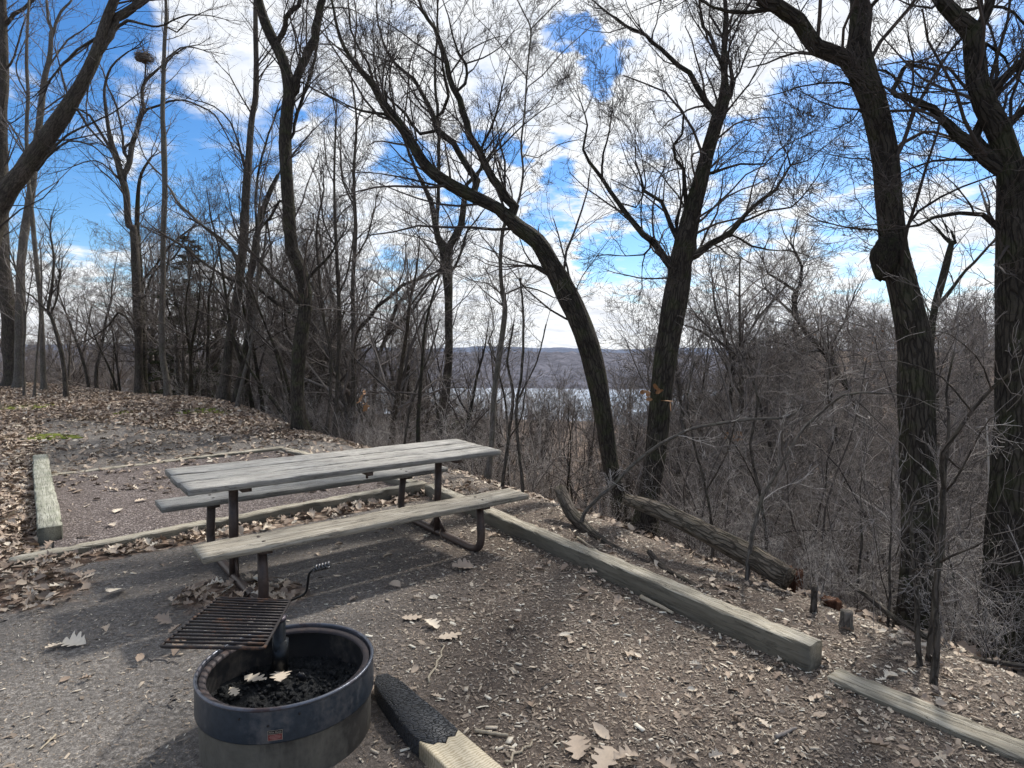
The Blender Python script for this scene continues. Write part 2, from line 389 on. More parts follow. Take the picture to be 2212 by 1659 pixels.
def ridge(name, y0, y1, zt, zb, mat, seed, amp):
    r = np.random.default_rng(seed); xs = np.linspace(-1500, 1500, 600) * (y1 / 700); ys = np.linspace(0, 1, 26)
    X, T = np.meshgrid(xs, ys)
    top = zt + amp * (np.sin(X / 130 + seed) + .6 * np.sin(X / 57 + 2 * seed) + .35 * np.sin(X / 23.0)) + r.normal(0, .55, X.shape)
    sh = y0 + 14 * np.sin(X / 90 + seed) + 22 * np.sin(X / 260.)
    Y = sh + (y1 - sh) * T; Zz = zb + (top - zb) * np.clip(T * 1.7, 0, 1) ** .6 + r.normal(0, .9, X.shape) * (T > .02)
    i = np.arange(X.size).reshape(X.shape); b = MB()
    b.add(np.stack([X, Y, Zz], -1), np.stack([i[:-1, :-1], i[:-1, 1:], i[1:, 1:], i[1:, :-1]], -1).reshape(-1, 4))
    return setp(b.build(name, mat), kind='structure')
ridge('wooded_hills', 415, 760, -4.0, -26.6, hill_mat('far_shore_woods', (.085, .088, .108), (.145, .145, .172), (.21, .21, .245)), 3, 1.2)  # bluish haze mixed into the woods' colours
ridge('distant_hills', 1500, 2600, 2.0, -26.6, hill_mat('haze_tinted_hills', (.10, .12, .17), (.15, .175, .24), (.20, .23, .30)), 8, 4.0)  # blue of the far ridge is haze put into its colours

# ------------------------------------------------------------------ branch growth
def unit(v): return v / (np.linalg.norm(v, axis=-1, keepdims=True) + 1e-12)
def grow(P0, D, L, R, spec, rng):
    """spec: list of dict(k pts, nch children, ang, lr, rr, wig, up) per level.  returns [(pts,rad)]"""
    out = []
    for li, s in enumerate(spec):
        N = len(P0); k = s['k']
        if N == 0: break
        P = np.zeros((N, k, 3)); P[:, 0] = P0; d = unit(D); dirs = np.zeros((N, k, 3)); dirs[:, 0] = d
        bend = rng.normal(0, s['wig'] * .45, (N, 3))
        for j in range(1, k):
            d = unit(d + rng.normal(0, s['wig'], (N, 3)) + bend + np.array([0, 0, s['up']]))
            P[:, j] = P[:, j - 1] + d * (L / (k - 1))[:, None]; dirs[:, j] = d
        tt = np.linspace(0, 1, k); rad = R[:, None] * (1 - (1 - s.get('tip', .35)) * tt[None])
        rad = np.maximum(rad, s.get('rmin', .0016)); out.append((P, rad))
        if li + 1 == len(spec): break
        m = s['nch']; cnt = m
        t = rng.uniform(s.get('t0', .15), 1.0, (N, m)); t[:, 0] = .97
        f = t * (k - 1); i0 = np.minimum(f.astype(int), k - 2); fr = f - i0
        ar = np.arange(N)[:, None]
        pp = P[ar, i0] * (1 - fr)[..., None] + P[ar, i0 + 1] * fr[..., None]; dd = dirs[ar, i0 + 1]
        rr = rad[ar, i0] * (1 - fr) + rad[ar, i0 + 1] * fr
        rnd = unit(np.cross(dd, rng.normal(0, 1, (N, m, 3))))
        ang = np.radians(rng.normal(s['ang'], 10, (N, m))); ang[:, 0] *= .4
        nd = dd * np.cos(ang)[..., None] + rnd * np.sin(ang)[..., None]
        nl = L[:, None] * s['lr'] * rng.uniform(.55, 1.15, (N, m)) * (1.1 - .45 * t)
        nr = rr * s['rr'] * rng.uniform(.75, 1.0, (N, m))
        P0 = pp.reshape(-1, 3); D = nd.reshape(-1, 3); L = nl.reshape(-1); R = nr.reshape(-1)
    return out
def catmull(pts, step):
    pts = np.asarray(pts, float)
    if len(pts) < 2: return pts
    Pp = np.vstack([2 * pts[0] - pts[1], pts, 2 * pts[-1] - pts[-2]]); out = []
    for i in range(1, len(Pp) - 2):
        n = max(1, int(np.linalg.norm(Pp[i + 1][:3] - Pp[i][:3]) / step)); t = np.linspace(0, 1, n, endpoint=False)[:, None]
        a, b_, c, d = Pp[i - 1], Pp[i], Pp[i + 1], Pp[i + 2]
        out.append(.5 * (2 * b_ + (c - a) * t + (2 * a - 5 * b_ + 4 * c - d) * t ** 2 + (3 * b_ - a - 3 * c + d) * t ** 3))
    out.append(pts[-1:]); return np.vstack(out)
def barknoise(seed, amt=.06):
    r = np.random.default_rng(seed); ph = r.uniform(0, 6.28, 8)
    def f(a, L, R):
        x = 0
        for k in range(8):
            x = x + np.sin(a * (k + 2) + ph[k] + L * (1.3 + .9 * k) * (1 if k % 2 else -1)) / (1.3 + k * .35)
        return 1 + amt * x * .5
    return f
TW = [dict(k=7, nch=5, ang=40, lr=.58, rr=.52, wig=.17, up=.07), dict(k=5, nch=5, ang=38, lr=.60, rr=.60, wig=.15, up=.05),
      dict(k=4, nch=3, ang=36, lr=.66, rr=.7, wig=.16, up=.06), dict(k=4, nch=0, ang=0, lr=0, rr=0, wig=.16, up=.05)]

def traced_tree(name, label, cat, D, limbs, bark, twig, seed, dens=3.5, drift=.25, tw=TW, root=True, group=None, flare=.55, lmax=1.7, levels=4, wscale=1.0, upb=.25):
    wscale = wscale * (.88 if D < 14 else .80)
    """limbs: lists of (px,py,width px) from the base upwards; first is the trunk. Every limb gets its own depth drift."""
    rng = np.random.default_rng(seed)
    world = []
    tr = limbs[0]; p0 = at(tr[0][0], tr[0][1], D)
    gz = float(H(p0[0], p0[1]))
    pts3 = []
    for j, (x, y, w) in enumerate(tr):
        p = at(x, y, D); pts3.append([*p, w * wscale / 2 / FPX * D])
    pts3 = np.array(pts3)
    if root:
        if pts3[0][2] > gz - .1:
            n = max(1, int((pts3[0][2] - gz) / .8)); ex = []
            lean = (pts3[1][:2] - pts3[0][:2]) / max(.3, pts3[1][2] - pts3[0][2]) * .3
            for z in np.linspace(gz - .25, pts3[0][2], n + 2)[:-1]:
                q = pts3[0].copy(); q[:2] -= np.clip(lean, -.2, .2) * (pts3[0][2] - z); q[2] = z; ex.append(q)
            pts3 = np.vstack([ex, pts3])
    base = pts3[0][:3].copy(); base[2] = float(H(base[0], base[1]))
    rt = empty(name, base, label, cat, group)
    # trunk depth drift: gentle
    zz = pts3[:, 2] - pts3[0, 2]
    dirD = rng.normal(0, drift * .3)
    for q, z in zip(pts3, zz):
        sh = dirD * z * .25; v = q[:3] - CAM; sc = 1 + sh / max(D, 1); q[:3] = CAM + v * sc; q[3] *= sc
    tp = catmull(pts3, .10 if D < 14 else .2)
    h = tp[:, 2] - base[2]
    rad = tp[:, 3] * (1 + flare * np.exp(-np.maximum(h, 0) / .22)) if root else tp[:, 3]
    b = MB(); b.tube(tp[:, :3], rad, 22 if D < 13 else 12, True, noise=barknoise(seed, .10)); b.build('trunk', bark, rt, loc=base)
    spawn = [tp]
    for li, lb in enumerate(limbs[1:]):
        # start depth: nearest trunk/limb point in screen space
        allp = np.vstack(spawn)
        vv = allp[:, :3] - CAM; dep = vv @ FW; sx = 1106 + FPX * (vv @ RT) / dep; sy = 829.5 - FPX * (vv @ UP) / dep
        k = np.argmin((sx - lb[0][0]) ** 2 + (sy - lb[0][1]) ** 2); d0 = dep[k]
        dr = rng.uniform(.35, 1) * drift * (1 if rng.random() < .5 else -1); L = 0; q3 = []
        prev = lb[0]
        for (x, y, w) in lb:
            L += math.hypot(x - prev[0], y - prev[1]) / FPX * D; prev = (x, y, w)
            dd = d0 + dr * L; q3.append([*at(x, y, dd), w * wscale / 2 / FPX * dd])
        q3 = np.array(q3); kp = allp[max(k - 1, 0)]
        if np.linalg.norm(kp[:3] - q3[0][:3]) > .25 * kp[3] and np.linalg.norm(kp[:3] - q3[0][:3]) < .9 + 3 * kp[3]:
            q3 = np.vstack([[*kp[:3], min(q3[0][3] * 1.15, kp[3] * .9)], q3])
        lp = catmull(q3, .12 if D < 14 else .25)
        kink = rng.normal(0, .25, (len(lp), 3)) * lp[:, 3:4]; kink[0] = 0; lp[:, :3] += kink
        b = MB(); b.tube(lp[:, :3], np.maximum(lp[:, 3], .004), 12 if lb[0][2] > 12 else 7, True, noise=barknoise(seed + li, .08)); b.build('limb', bark, rt, loc=base)
        spawn.append(lp)
    # twigs
    P0, DD, LL, RR = [], [], [], []
    for si, lp in enumerate(spawn):
        seg = np.linalg.norm(np.diff(lp[:, :3], axis=0), axis=1); cum = np.concatenate([[0], np.cumsum(seg)]); tot = cum[-1]
        n = int(tot * dens); 
        for t in rng.uniform(0, tot, n):
            i = min(len(lp) - 2, int(np.searchsorted(cum, t)) - 1); i = max(i, 0)
            p = lp[i]; r = p[3]
            if p[2] - base[2] < (2.2 if si == 0 else .5): continue
            if rng.random() > min(1, .035 / max(r, .001)) and rng.random() > .25: continue
            d = unit(lp[i + 1][:3] - lp[i][:3]); a = unit(np.cross(d, rng.normal(0, 1, 3))); an = math.radians(rng.normal(45, 10))
            a = unit(a + np.array([0, 0, upb]))
            P0.append(p[:3]); DD.append(d * math.cos(an) + a * math.sin(an)); l = min(lmax, 14 * r + .55) * rng.uniform(.5, 1.1)
            LL.append(l); RR.append(min(r * .5, .010 * l + .003))
        for _ in range(3):
            P0.append(lp[-1][:3]); DD.append(unit(lp[-1][:3] - lp[-2][:3]) + rng.normal(0, .2, 3)); LL.append(min(lmax, 20 * lp[-1][3] + .5)); RR.append(min(lp[-1][3] * .8, .02))
    if P0:
        b = MB()
        for li, (Pp, Rp) in enumerate(grow(np.array(P0), np.array(DD), np.array(LL), np.array(RR), tw[-levels:] if levels < 4 else tw, rng)):
            b.tubes(Pp, np.maximum(Rp, .00013 * D), 5 if li == 0 else 3)
        b.build('twigs', twig, rt, loc=base)
    return rt

# ------------------------------------------------------------------ timbers and planks
def plank_mesh(b, L, W, Hh, rng, nseg=None, jit=.003, bev=.006, chip=.0):
    """board along x centred on the origin, top at z=0"""
    n = nseg or max(6, int(L / .07)); xs = np.linspace(-L / 2, L / 2, n)
    prof = [(-W/2 + bev, 0), (-W/6, 0), (W/6, 0), (W/2 - bev, 0), (W/2, -bev), (W/2, -Hh + bev), (W/2 - bev, -Hh), (-W/2 + bev, -Hh), (-W/2, -Hh + bev), (-W/2, -bev)]
    m = len(prof); V = np.zeros((n, m, 3)); V[:, :, 0] = xs[:, None]; V[:, :, 1] = [p[0] for p in prof]; V[:, :, 2] = [p[1] for p in prof]
    wob = np.cumsum(rng.normal(0, jit * .35, (n, 2)), 0); wob -= np.linspace(0, 1, n)[:, None] * wob[-1]
    V[:, :, 1] += wob[:, :1]; V[:, :, 2] += wob[:, 1:] * .6
    V[:, :, 1:] += rng.normal(0, jit * .3, (n, m, 2))
    if chip:
        for e in (0, 3, 4, 9):
            V[:, e, 1] -= np.sign(prof[e][0]) * np.abs(rng.normal(0, chip, n)) * (rng.random(n) < .35); V[:, e, 2] -= np.abs(rng.normal(0, chip, n)) * (rng.random(n) < .35)
    V[0, :, 0] += rng.normal(0, jit, m); V[-1, :, 0] += rng.normal(0, jit, m)
    i = np.arange(n * m).reshape(n, m)
    q = np.stack([i[:-1], np.roll(i, -1, 1)[:-1], np.roll(i, -1, 1)[1:], i[1:]], -1).reshape(-1, 4)[:, ::-1]
    b.add(V, q); k = b.n - n * m
    b.ng.append([k + j for j in range(m)]); b.ng.append([k + (n - 1) * m + j for j in range(m)][::-1])
def timber(name, p, q, z0, z1, W, Hh, mat, label, cat, group=None, seed=1, jit=.006):
    p = np.array(p, float); q = np.array(q, float); d = q - p; L = np.linalg.norm(d)
    b = MB(); plank_mesh(b, L, W, Hh, np.random.default_rng(seed), None, jit, .010, .006)
    o = b.build(name, mat, None, False); c = (p + q) / 2
    o.location = (float(c[0]), float(c[1]), (z0 + z1) / 2); o.rotation_euler = (0, -math.atan2(z1 - z0, L), math.atan2(d[1], d[0]))
    return setp(o, label, cat, group)
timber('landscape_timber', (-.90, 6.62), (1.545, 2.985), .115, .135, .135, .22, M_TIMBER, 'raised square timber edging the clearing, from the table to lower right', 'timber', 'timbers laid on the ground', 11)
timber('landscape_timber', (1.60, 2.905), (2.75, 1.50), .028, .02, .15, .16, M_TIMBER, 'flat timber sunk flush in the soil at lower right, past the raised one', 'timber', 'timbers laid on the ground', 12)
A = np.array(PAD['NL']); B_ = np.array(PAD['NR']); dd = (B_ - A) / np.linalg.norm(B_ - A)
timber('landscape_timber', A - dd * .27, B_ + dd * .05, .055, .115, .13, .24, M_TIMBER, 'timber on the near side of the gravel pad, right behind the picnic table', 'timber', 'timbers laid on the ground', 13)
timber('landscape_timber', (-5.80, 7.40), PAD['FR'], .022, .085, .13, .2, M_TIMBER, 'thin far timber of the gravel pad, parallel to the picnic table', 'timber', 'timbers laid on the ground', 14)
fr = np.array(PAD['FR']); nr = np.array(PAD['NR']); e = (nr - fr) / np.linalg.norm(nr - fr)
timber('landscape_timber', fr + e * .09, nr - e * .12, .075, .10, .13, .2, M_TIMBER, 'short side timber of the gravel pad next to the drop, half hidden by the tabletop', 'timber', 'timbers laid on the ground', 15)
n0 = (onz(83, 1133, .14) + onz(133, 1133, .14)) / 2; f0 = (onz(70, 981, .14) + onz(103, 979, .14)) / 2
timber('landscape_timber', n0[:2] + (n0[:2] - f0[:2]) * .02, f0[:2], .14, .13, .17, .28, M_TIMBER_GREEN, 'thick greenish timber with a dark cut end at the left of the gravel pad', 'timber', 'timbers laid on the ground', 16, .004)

# ------------------------------------------------------------------ picnic table
tb = empty('picnic_table', (-1.26, 4.667, 0), 'weathered wooden picnic table with attached benches on brown pipe legs', 'picnic table')
tb.rotation_euler = (.030, .004, .6926)
rg = np.random.default_rng(5)
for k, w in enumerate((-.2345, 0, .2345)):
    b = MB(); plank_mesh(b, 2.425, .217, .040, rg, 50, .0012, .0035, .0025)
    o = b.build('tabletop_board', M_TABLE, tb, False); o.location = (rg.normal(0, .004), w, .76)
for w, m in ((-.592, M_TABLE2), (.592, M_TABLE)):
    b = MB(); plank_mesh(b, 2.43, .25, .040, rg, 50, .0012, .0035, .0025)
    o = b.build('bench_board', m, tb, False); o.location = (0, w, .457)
def arc_path(pts, r, n=7):
    pts = [np.array(p, float) for p in pts]; out = [pts[0]]
    for a, b_, c in zip(pts[:-2], pts[1:-1], pts[2:]):
        u, v = unit(a - b_), unit(c - b_); p, q = b_ + u * r, b_ + v * r
        for t in np.linspace(0, 1, n): out.append((1 - t) ** 2 * p + 2 * t * (1 - t) * b_ + t * t * q)
    out.append(pts[-1]); return np.array(out)
def resamp(P, s): return catmull(P, s)
for u in (-.86, .80):
    b = MB(); b.tube(arc_path([(u, -.60, .40), (u, -.655, .03), (u, .655, .03), (u, .60, .40)], .17), .031, 14)
    b.build('leg_frame', M_PIPE, tb)
    b = MB(); b.tube([(u, 0, .03), (u, 0, .70)], .031, 14); o = b.build('table_post', M_PIPE, tb)
    # gusset plates where the post meets the ground pipe
    b = MB()
    for s_ in (-1, 1):
        v = [(u - .004, s_ * .028, .06), (u - .004, s_ * .12, .062), (u - .004, s_ * .028, .17), (u + .004, s_ * .028, .06), (u + .004, s_ * .12, .062), (u + .004, s_ * .028, .17)]
        b.add(v, [(0, 1, 4, 3), (1, 2, 5, 4), (2, 0, 3, 5)], [(0, 2, 1), (3, 4, 5)])
    b.build('gusset_plate', M_PIPE, o, False)
    b = MB(); b.box((u - .03, -.31, .690), (u + .03, .31, .7165)); b.build('top_bracket', M_PIPE, tb, False)
    for w in (-.592, .592):
        b = MB(); b.box((u - .034, w - .105, .395), (u + .034, w + .105, .4135)); b.build('bench_bracket', M_PIPE, tb, False)
for u in (-.86, .80):
    for w in (-.592, .592):
        b = MB()
        for q in (-.05, .05):
            b.tube([(u, w + q, .4555), (u, w + q, .4605)], .011, 10)
        b.build('bolt', M_PIPE, tb)
b = MB(); b.box((-.02, -.33, .690), (.02, .33, .7165)); b.tube([(0, -.27, .66), (0, -.27, .70)], .01, 8); b.build('cross_cleat', M_PIPE, tb, False)

# ------------------------------------------------------------------ fire ring
RX, RY, RR_ = -.942, 2.486, .352
ring = empty('fire_ring', (RX, RY, 0), 'round blackened steel campfire ring with charcoal inside, in front of the picnic table', 'fire ring')
def lathe(prof, n=96, wob=0.0):
    b = MB(); a = np.arange(n) * 2 * PI / n; k = len(prof); V = np.zeros((k, n, 3))
    for j, (r, z) in enumerate(prof):
        rr = r * (1 + wob * np.sin(2 * a + .6)); V[j, :, 0] = rr * np.cos(a); V[j, :, 1] = rr * np.sin(a); V[j, :, 2] = z
    i = np.arange(k * n).reshape(k, n); b.add(V, np.stack([i[:-1], np.roll(i, -1, 1)[:-1], np.roll(i, -1, 1)[1:], i[1:]], -1).reshape(-1, 4)); return b
lathe([(.346, .168), (.352, .165), (.353, .170), (.352, .23), (.350, .292)], wob=.003).build('upper_band', M_STEEL, ring)
lathe([(.338, -.06), (.338, .0), (.340, .12), (.342, .172)], wob=.003).build('lower_band', M_STEEL_LOW, ring)
t_ = np.linspace(-PI * .55, PI * 1.05, 12)
lathe([(.350, .284)] + [(.3465 + .0075 * math.cos(x), .2935 + .0075 * math.sin(x)) for x in t_] + [(.339, .27)], wob=.003).build('rolled_rim', M_RIM, ring)
lathe([(.3395, .272), (.336, .284), (.332, .2855), (.318, .283), (.309, .279), (.308, .27)], wob=.003).build('inner_lip', M_LIP, ring)
lathe([(.309, .272), (.326, .255), (.331, .18), (.331, .02)], wob=.003).build('inner_wall', M_INNER, ring)
# sticker plate
def flat(name, color, rough=.5, metal=0.0):
    t = NT(name); n = t.noise(t.obj(), 60, 4, .6)
    return t.fin(t.mix(t.ramp(n, [(.35, 0), (.7, .5)]), color, tuple(x * .5 for x in color)), rough, metal)
M_CREAM = flat('sticker_cream', (.30, .26, .21)); M_RED = flat('sticker_red', (.17, .045, .04)); M_BLK = flat('sticker_black', (.02, .018, .018)); M_PINK = flat('sticker_pink', (.30, .15, .13))
ang = math.atan2(*(lambda p: (p[1] - RY, p[0] - RX))(onz(638, 1602, .19)))
st = empty('sticker', (0, 0, 0)); st.parent = ring
sa = math.radians(-77.0)
st_pos = (.3545 * math.cos(sa), .3545 * math.sin(sa), .199)
def splate(name, x0, z0, x1, z1, lift, mat, par):
    b = MB(); n = 8; V = []
    for j in range(n + 1):
        x = x0 + (x1 - x0) * j / n; a = sa + x / .355
        for z in (z0, z1): V.append(((.3545 + lift) * math.cos(a), (.3545 + lift) * math.sin(a), .199 + z))
    b.add(V, [(2 * j, 2 * j + 2, 2 * j + 3, 2 * j + 1) for j in range(n)]); return b.build(name, mat, par, False)
bpy.data.objects.remove(st)
st = splate('sticker', -.026, -.0195, .026, .0195, 0, M_CREAM, ring)
splate('text_panel', -.0245, .0055, .0245, .0180, .0004, M_BLK, st)
splate('red_panel', -.0245, -.0180, .0245, .0040, .0004, M_RED, st)
def text_on(name, body, size, x, z, mat, par, lift=.0009):
    cu = bpy.data.curves.new(name, 'FONT'); cu.body = body; cu.size = size; cu.align_x = 'CENTER'; cu.align_y = 'CENTER'; cu.offset = size * .012
    tmp = bpy.data.objects.new('tmp', cu); COL.objects.link(tmp); bpy.context.view_layer.update()
    me = bpy.data.meshes.new_from_object(tmp.evaluated_get(bpy.context.evaluated_depsgraph_get())); bpy.data.objects.remove(tmp)
    for v in me.vertices:
        a = sa + (x + v.co.x) / .355; r = .3545 + lift; v.co = (r * math.cos(a), r * math.sin(a), .199 + z + v.co.y)
    me.materials.clear(); me.materials.append(mat); o = bpy.data.objects.new(name, me); COL.objects.link(o); o.parent = par; return o
text_on('lettering', 'Pilot Rock', .0105, 0, .0118, M_CREAM, st)
for k, (w_, z_) in enumerate(((.036, -.001), (.040, -.0058), (.034, -.0105), (.024, -.0150))):
    splate('small_print', -w_ / 2, z_ - .0012, w_ / 2, z_ + .0012, .0008, M_PINK, st)
b = MB()
for a, z in ((-98, .262), (-63, .262), (-81, .236)):
    a = math.radians(a); r = .351; c = np.array([math.cos(a), math.sin(a), 0]); b.tube([c * (r - .001) + [0, 0, z], c * (r + .0035) + [0, 0, z]], .0042, 8)
b.build('bolt', M_BLK, ring)
# ash bed and charcoal
def ash_mat():
    t = NT('ash_and_charcoal'); o = t.obj(); n = t.noise(o, 45, 6, .8); n2 = t.noise(o, 8, 3)
    c = t.ramp(t.math('ADD', t.math('MULTIPLY', n, .7), t.math('MULTIPLY', n2, .3)), [(.4, (.006, .007, .008)), (.55, (.022, .024, .026)), (.66, (.10, .10, .10)), (.76, (.30, .30, .29))])
    return t.fin(c, .85, 0.0, t.bump(n, 1.0, .02), .4)
M_ASH = ash_mat()
def char_mat():
    t = NT('charred_wood'); o = t.obj(); 
    nz = t.N('ShaderNodeTexNoise'); nz.inputs['Scale'].default_value = 30; t.L(o, nz.inputs['Vector'])
    ad = t.N('ShaderNodeVectorMath', operation='MULTIPLY_ADD'); t.L(nz.outputs['Color'], ad.inputs[0]); ad.inputs[1].default_value = (.012, .012, .012); t.L(o, ad.inputs[2])
    e_ = t.vor(t.scale(ad.outputs[0], (42, 75, 50)), 1.0, 'DISTANCE_TO_EDGE'); m = t.ramp(e_, [(.0, 0), (.11, 1)]); n = t.noise(o, 70, 4, .7)
    c = t.mix(m, (.004, .004, .004), t.ramp(n, [(.3, (.013, .014, .016)), (.7, (.042, .045, .052))]))
    return t.fin(c, t.math('SUBTRACT', .75, t.math('MULTIPLY', m, .25)), 0.0, t.bump(t.math('ADD', m, t.math('MULTIPLY', n, .3)), 1.0, .009), .55)
M_CHAR = char_mat()
rg = np.random.default_rng(3)
r_, a_ = np.meshgrid(np.linspace(0, .333, 40), np.linspace(0, 2 * PI, 121)[:-1], indexing='ij')
X = r_ * np.cos(a_); Y = r_ * np.sin(a_); Z = .115 + .018 * fnoise(X * 8 + 3, Y * 8, 3) + rg.normal(0, .004, X.shape) + .03 * (r_ / .33) ** 3
i = np.arange(X.size).reshape(X.shape); b = MB(); b.add(np.stack([X + RX, Y + RY, Z], -1), np.stack([i[:-1], i[1:], np.roll(i, -1, 1)[1:], np.roll(i, -1, 1)[:-1]], -1).reshape(-1, 4))
setp(b.build('ash_bed', M_ASH, None, False), 'grey ash and crumbled charcoal covering the floor of the fire ring', 'ash', kind='stuff')
def lump(b, c, s, rng, tint=None):
    n = 5; m = 7; V = []
    R3 = np.linalg.qr(rng.normal(0, 1, (3, 3)))[0]
    for j in range(n):
        ph = PI * (j + .5) / n
        for k in range(m):
            th = 2 * PI * k / m; r = rng.uniform(.8, 1.15)
            V.append(((math.sin(ph) ** .6) * math.cos(th) * r, (math.sin(ph) ** .6) * math.sin(th) * r, math.cos(ph) * r))
    V = (np.array(V) * s) @ R3.T + c; i = np.arange(n * m).reshape(n, m)
    k0 = b.n; b.add(V, np.stack([i[:-1], np.roll(i, -1, 1)[:-1], np.roll(i, -1, 1)[1:], i[1:]], -1).reshape(-1, 4), tint=None if tint is None else np.full(n * m, tint))
    b.ng.append([k0 + j for j in range(m)][::-1]); b.ng.append([k0 + (n - 1) * m + j for j in range(m)])
b = MB()
for _ in range(520):
    r = .31 * math.sqrt(rg.random()); a = rg.uniform(0, 2 * PI); s = rg.uniform(.003, .011) * (1.7 if rg.random() < .08 else 1)
    lump(b, np.array([RX + r * math.cos(a), RY + r * math.sin(a), .125 + .03 * (r / .33) ** 3 + s * .4 + rg.normal(0, .006)]), np.array([s, s * rg.uniform(.6, 1), s * rg.uniform(.5, 1)]), rg)
setp(b.build('charcoal_bits', M_ASH, None, False), 'small black lumps of charcoal scattered over the ash in the fire ring', 'charcoal', kind='stuff')
b = MB(); c = onz(652, 1462, .15); lump(b, np.zeros(3), np.array([.042, .022, .014]), np.random.default_rng(11))
o = b.build('charcoal_chunk', M_CHAR, None, False); o.location = c; setp(o, 'largest blue-black charcoal chunk lying in the fire ring', 'charcoal')

# ------------------------------------------------------------------ grate on its post
gr = empty('cooking_grate', (-1.052, 2.679, .12), 'rusty barred cooking grate on a short post, swung out over the fire ring', 'grate')
GL = np.array([-1.052, 2.679, .12])
g_bl = onz(472, 1291, .375); g_br = onz(627, 1298, .375); g_fr = onz(570, 1401, .445); g_fl = onz(345, 1397, .445)
loop = arc_path([(g_bl + g_br) / 2, g_bl, g_fl, g_fr, g_br, (g_bl + g_br) / 2], .022, 6)
b = MB(); b.tube(loop, .0068, 8, False); b.build('grate_frame', M_GRATE, gr, loc=GL)
NB = 16
for k in range(1, NB):
    t = k / NB; p = g_bl * (1 - t) + g_fl * t; q = g_br * (1 - t) + g_fr * t; up = np.array([0, 0, .0045])
    b = MB(); b.tube([p + up, p * .66 + q * .34 + up * .8, p * .33 + q * .67 + up * .8, q + up], .0052, 7); b.build('grate_bar', M_GRATE, gr, loc=GL)
b = MB(); b.tube([(-1.052, 2.679, .05), (-1.052, 2.679, .385)], .029, 18); po = b.build('post', M_HANDLE, gr, loc=GL)
b = MB(); b.tube([(-1.052, 2.679, .384), (-1.052, 2.679, .397), (-1.052, 2.679, .401)], [.0315, .0315, .024], 18)
b.build('post_cap', flat('dull_purple_cap', (.10, .085, .10), .45, .3), po, loc=(0, 0, 0)).location = (0, 0, 0)
for ch in po.children:
    ch.data.transform(Matrix.Translation([-float(v) for v in GL]))
b = MB(); b.tube([(-1.052, 2.679, .12), (-1.05, 2.688, .29)], .036, 18); b.build('post_sleeve', M_HANDLE, gr, loc=GL)
hp = [g_br + [0, 0, 0], at(641, 1289, 2.98), at(660, 1279, 2.95), at(666, 1262, 2.93), at(667, 1240, 2.90), at(671, 1232, 2.90), at(682, 1228, 2.90)]
hp = arc_path([g_br, at(662, 1282, 2.95), at(668, 1234, 2.90), at(684, 1227, 2.90)], .03, 6)
b = MB(); b.tube(hp, .0062, 9); hd = b.build('handle', M_HANDLE, gr, loc=GL)
e0, e1 = at(680, 1228.5, 2.9), at(713, 1219.5, 2.89); ax_ = unit(e1 - e0); s1 = unit(np.cross(ax_, [0, 0, 1])); s2 = np.cross(ax_, s1)
tt = np.linspace(0, 1, 90); co = e0 + (e1 - e0) * tt[:, None] + .0125 * (np.cos(tt * 2 * PI * 5)[:, None] * s1 + np.sin(tt * 2 * PI * 5)[:, None] * s2)
b = MB(); b.tube(co, .0056, 8); cg = b.build('coil_grip', M_COIL, hd); cg.data.transform(Matrix.Translation([-float(v) for v in GL]))

# ------------------------------------------------------------------ charred plank
pk = empty('burnt_plank', (-.35, 2.4, 0), 'half charred plank lying on the mulch to the right of the fire ring', 'plank')
zt = .075
tip = [onz(*q, zt)[:2] for q in ((808, 1470), (812, 1458), (835, 1453), (870, 1472), (905, 1502), (948, 1535), (990, 1574))]
seam = [onz(*q, zt)[:2] for q in ((983, 1588), (968, 1590), (962, 1604), (945, 1602), (935, 1607), (918, 1604), (908, 1600))]
left = [onz(*q, zt)[:2] for q in ((893, 1590), (865, 1557), (838, 1520), (815, 1488))]
def extrude(name, poly, z1, z0, mat, parent, loc, inset=.012):
    poly = np.array(poly); n = len(poly); c = poly.mean(0); b = MB(); rr = np.random.default_rng(n)
    lo = poly + (c - poly) * .0; V = np.vstack([np.c_[poly + (c - poly) / np.linalg.norm(c - poly, axis=1)[:, None] * inset, np.full(n, z1)], np.c_[poly, np.full(n, z1 - .010)], np.c_[lo, np.full(n, z0)]])
    b.v.append(V); b.n = 3 * n; b.bark.append(np.zeros((3 * n, 3))); b.tint.append(np.full(3 * n, .5))
    for j in range(n):
        k = (j + 1) % n; b.ng.append([j, k, n + k, n + j][::-1]); b.ng.append([n + j, n + k, 2 * n + k, 2 * n + j][::-1])
    b.ng.append(list(range(n))); return b.build(name, mat, parent, False, loc=loc)
PL = np.array([-.35, 2.4, 0])
extrude('charred_end', (tip + seam + left)[::-1], zt, .004, M_CHAR, pk, PL, .006)
f1 = onz(1090, 1662, zt)[:2]; f2 = onz(950, 1662, zt)[:2]
sb = [onz(*q, zt)[:2] for q in ((990, 1575), (983, 1589), (968, 1591), (962, 1605), (945, 1603), (935, 1608), (918, 1605), (905, 1600))]
dirp = unit(f1 - onz(985, 1572, zt)[:2])
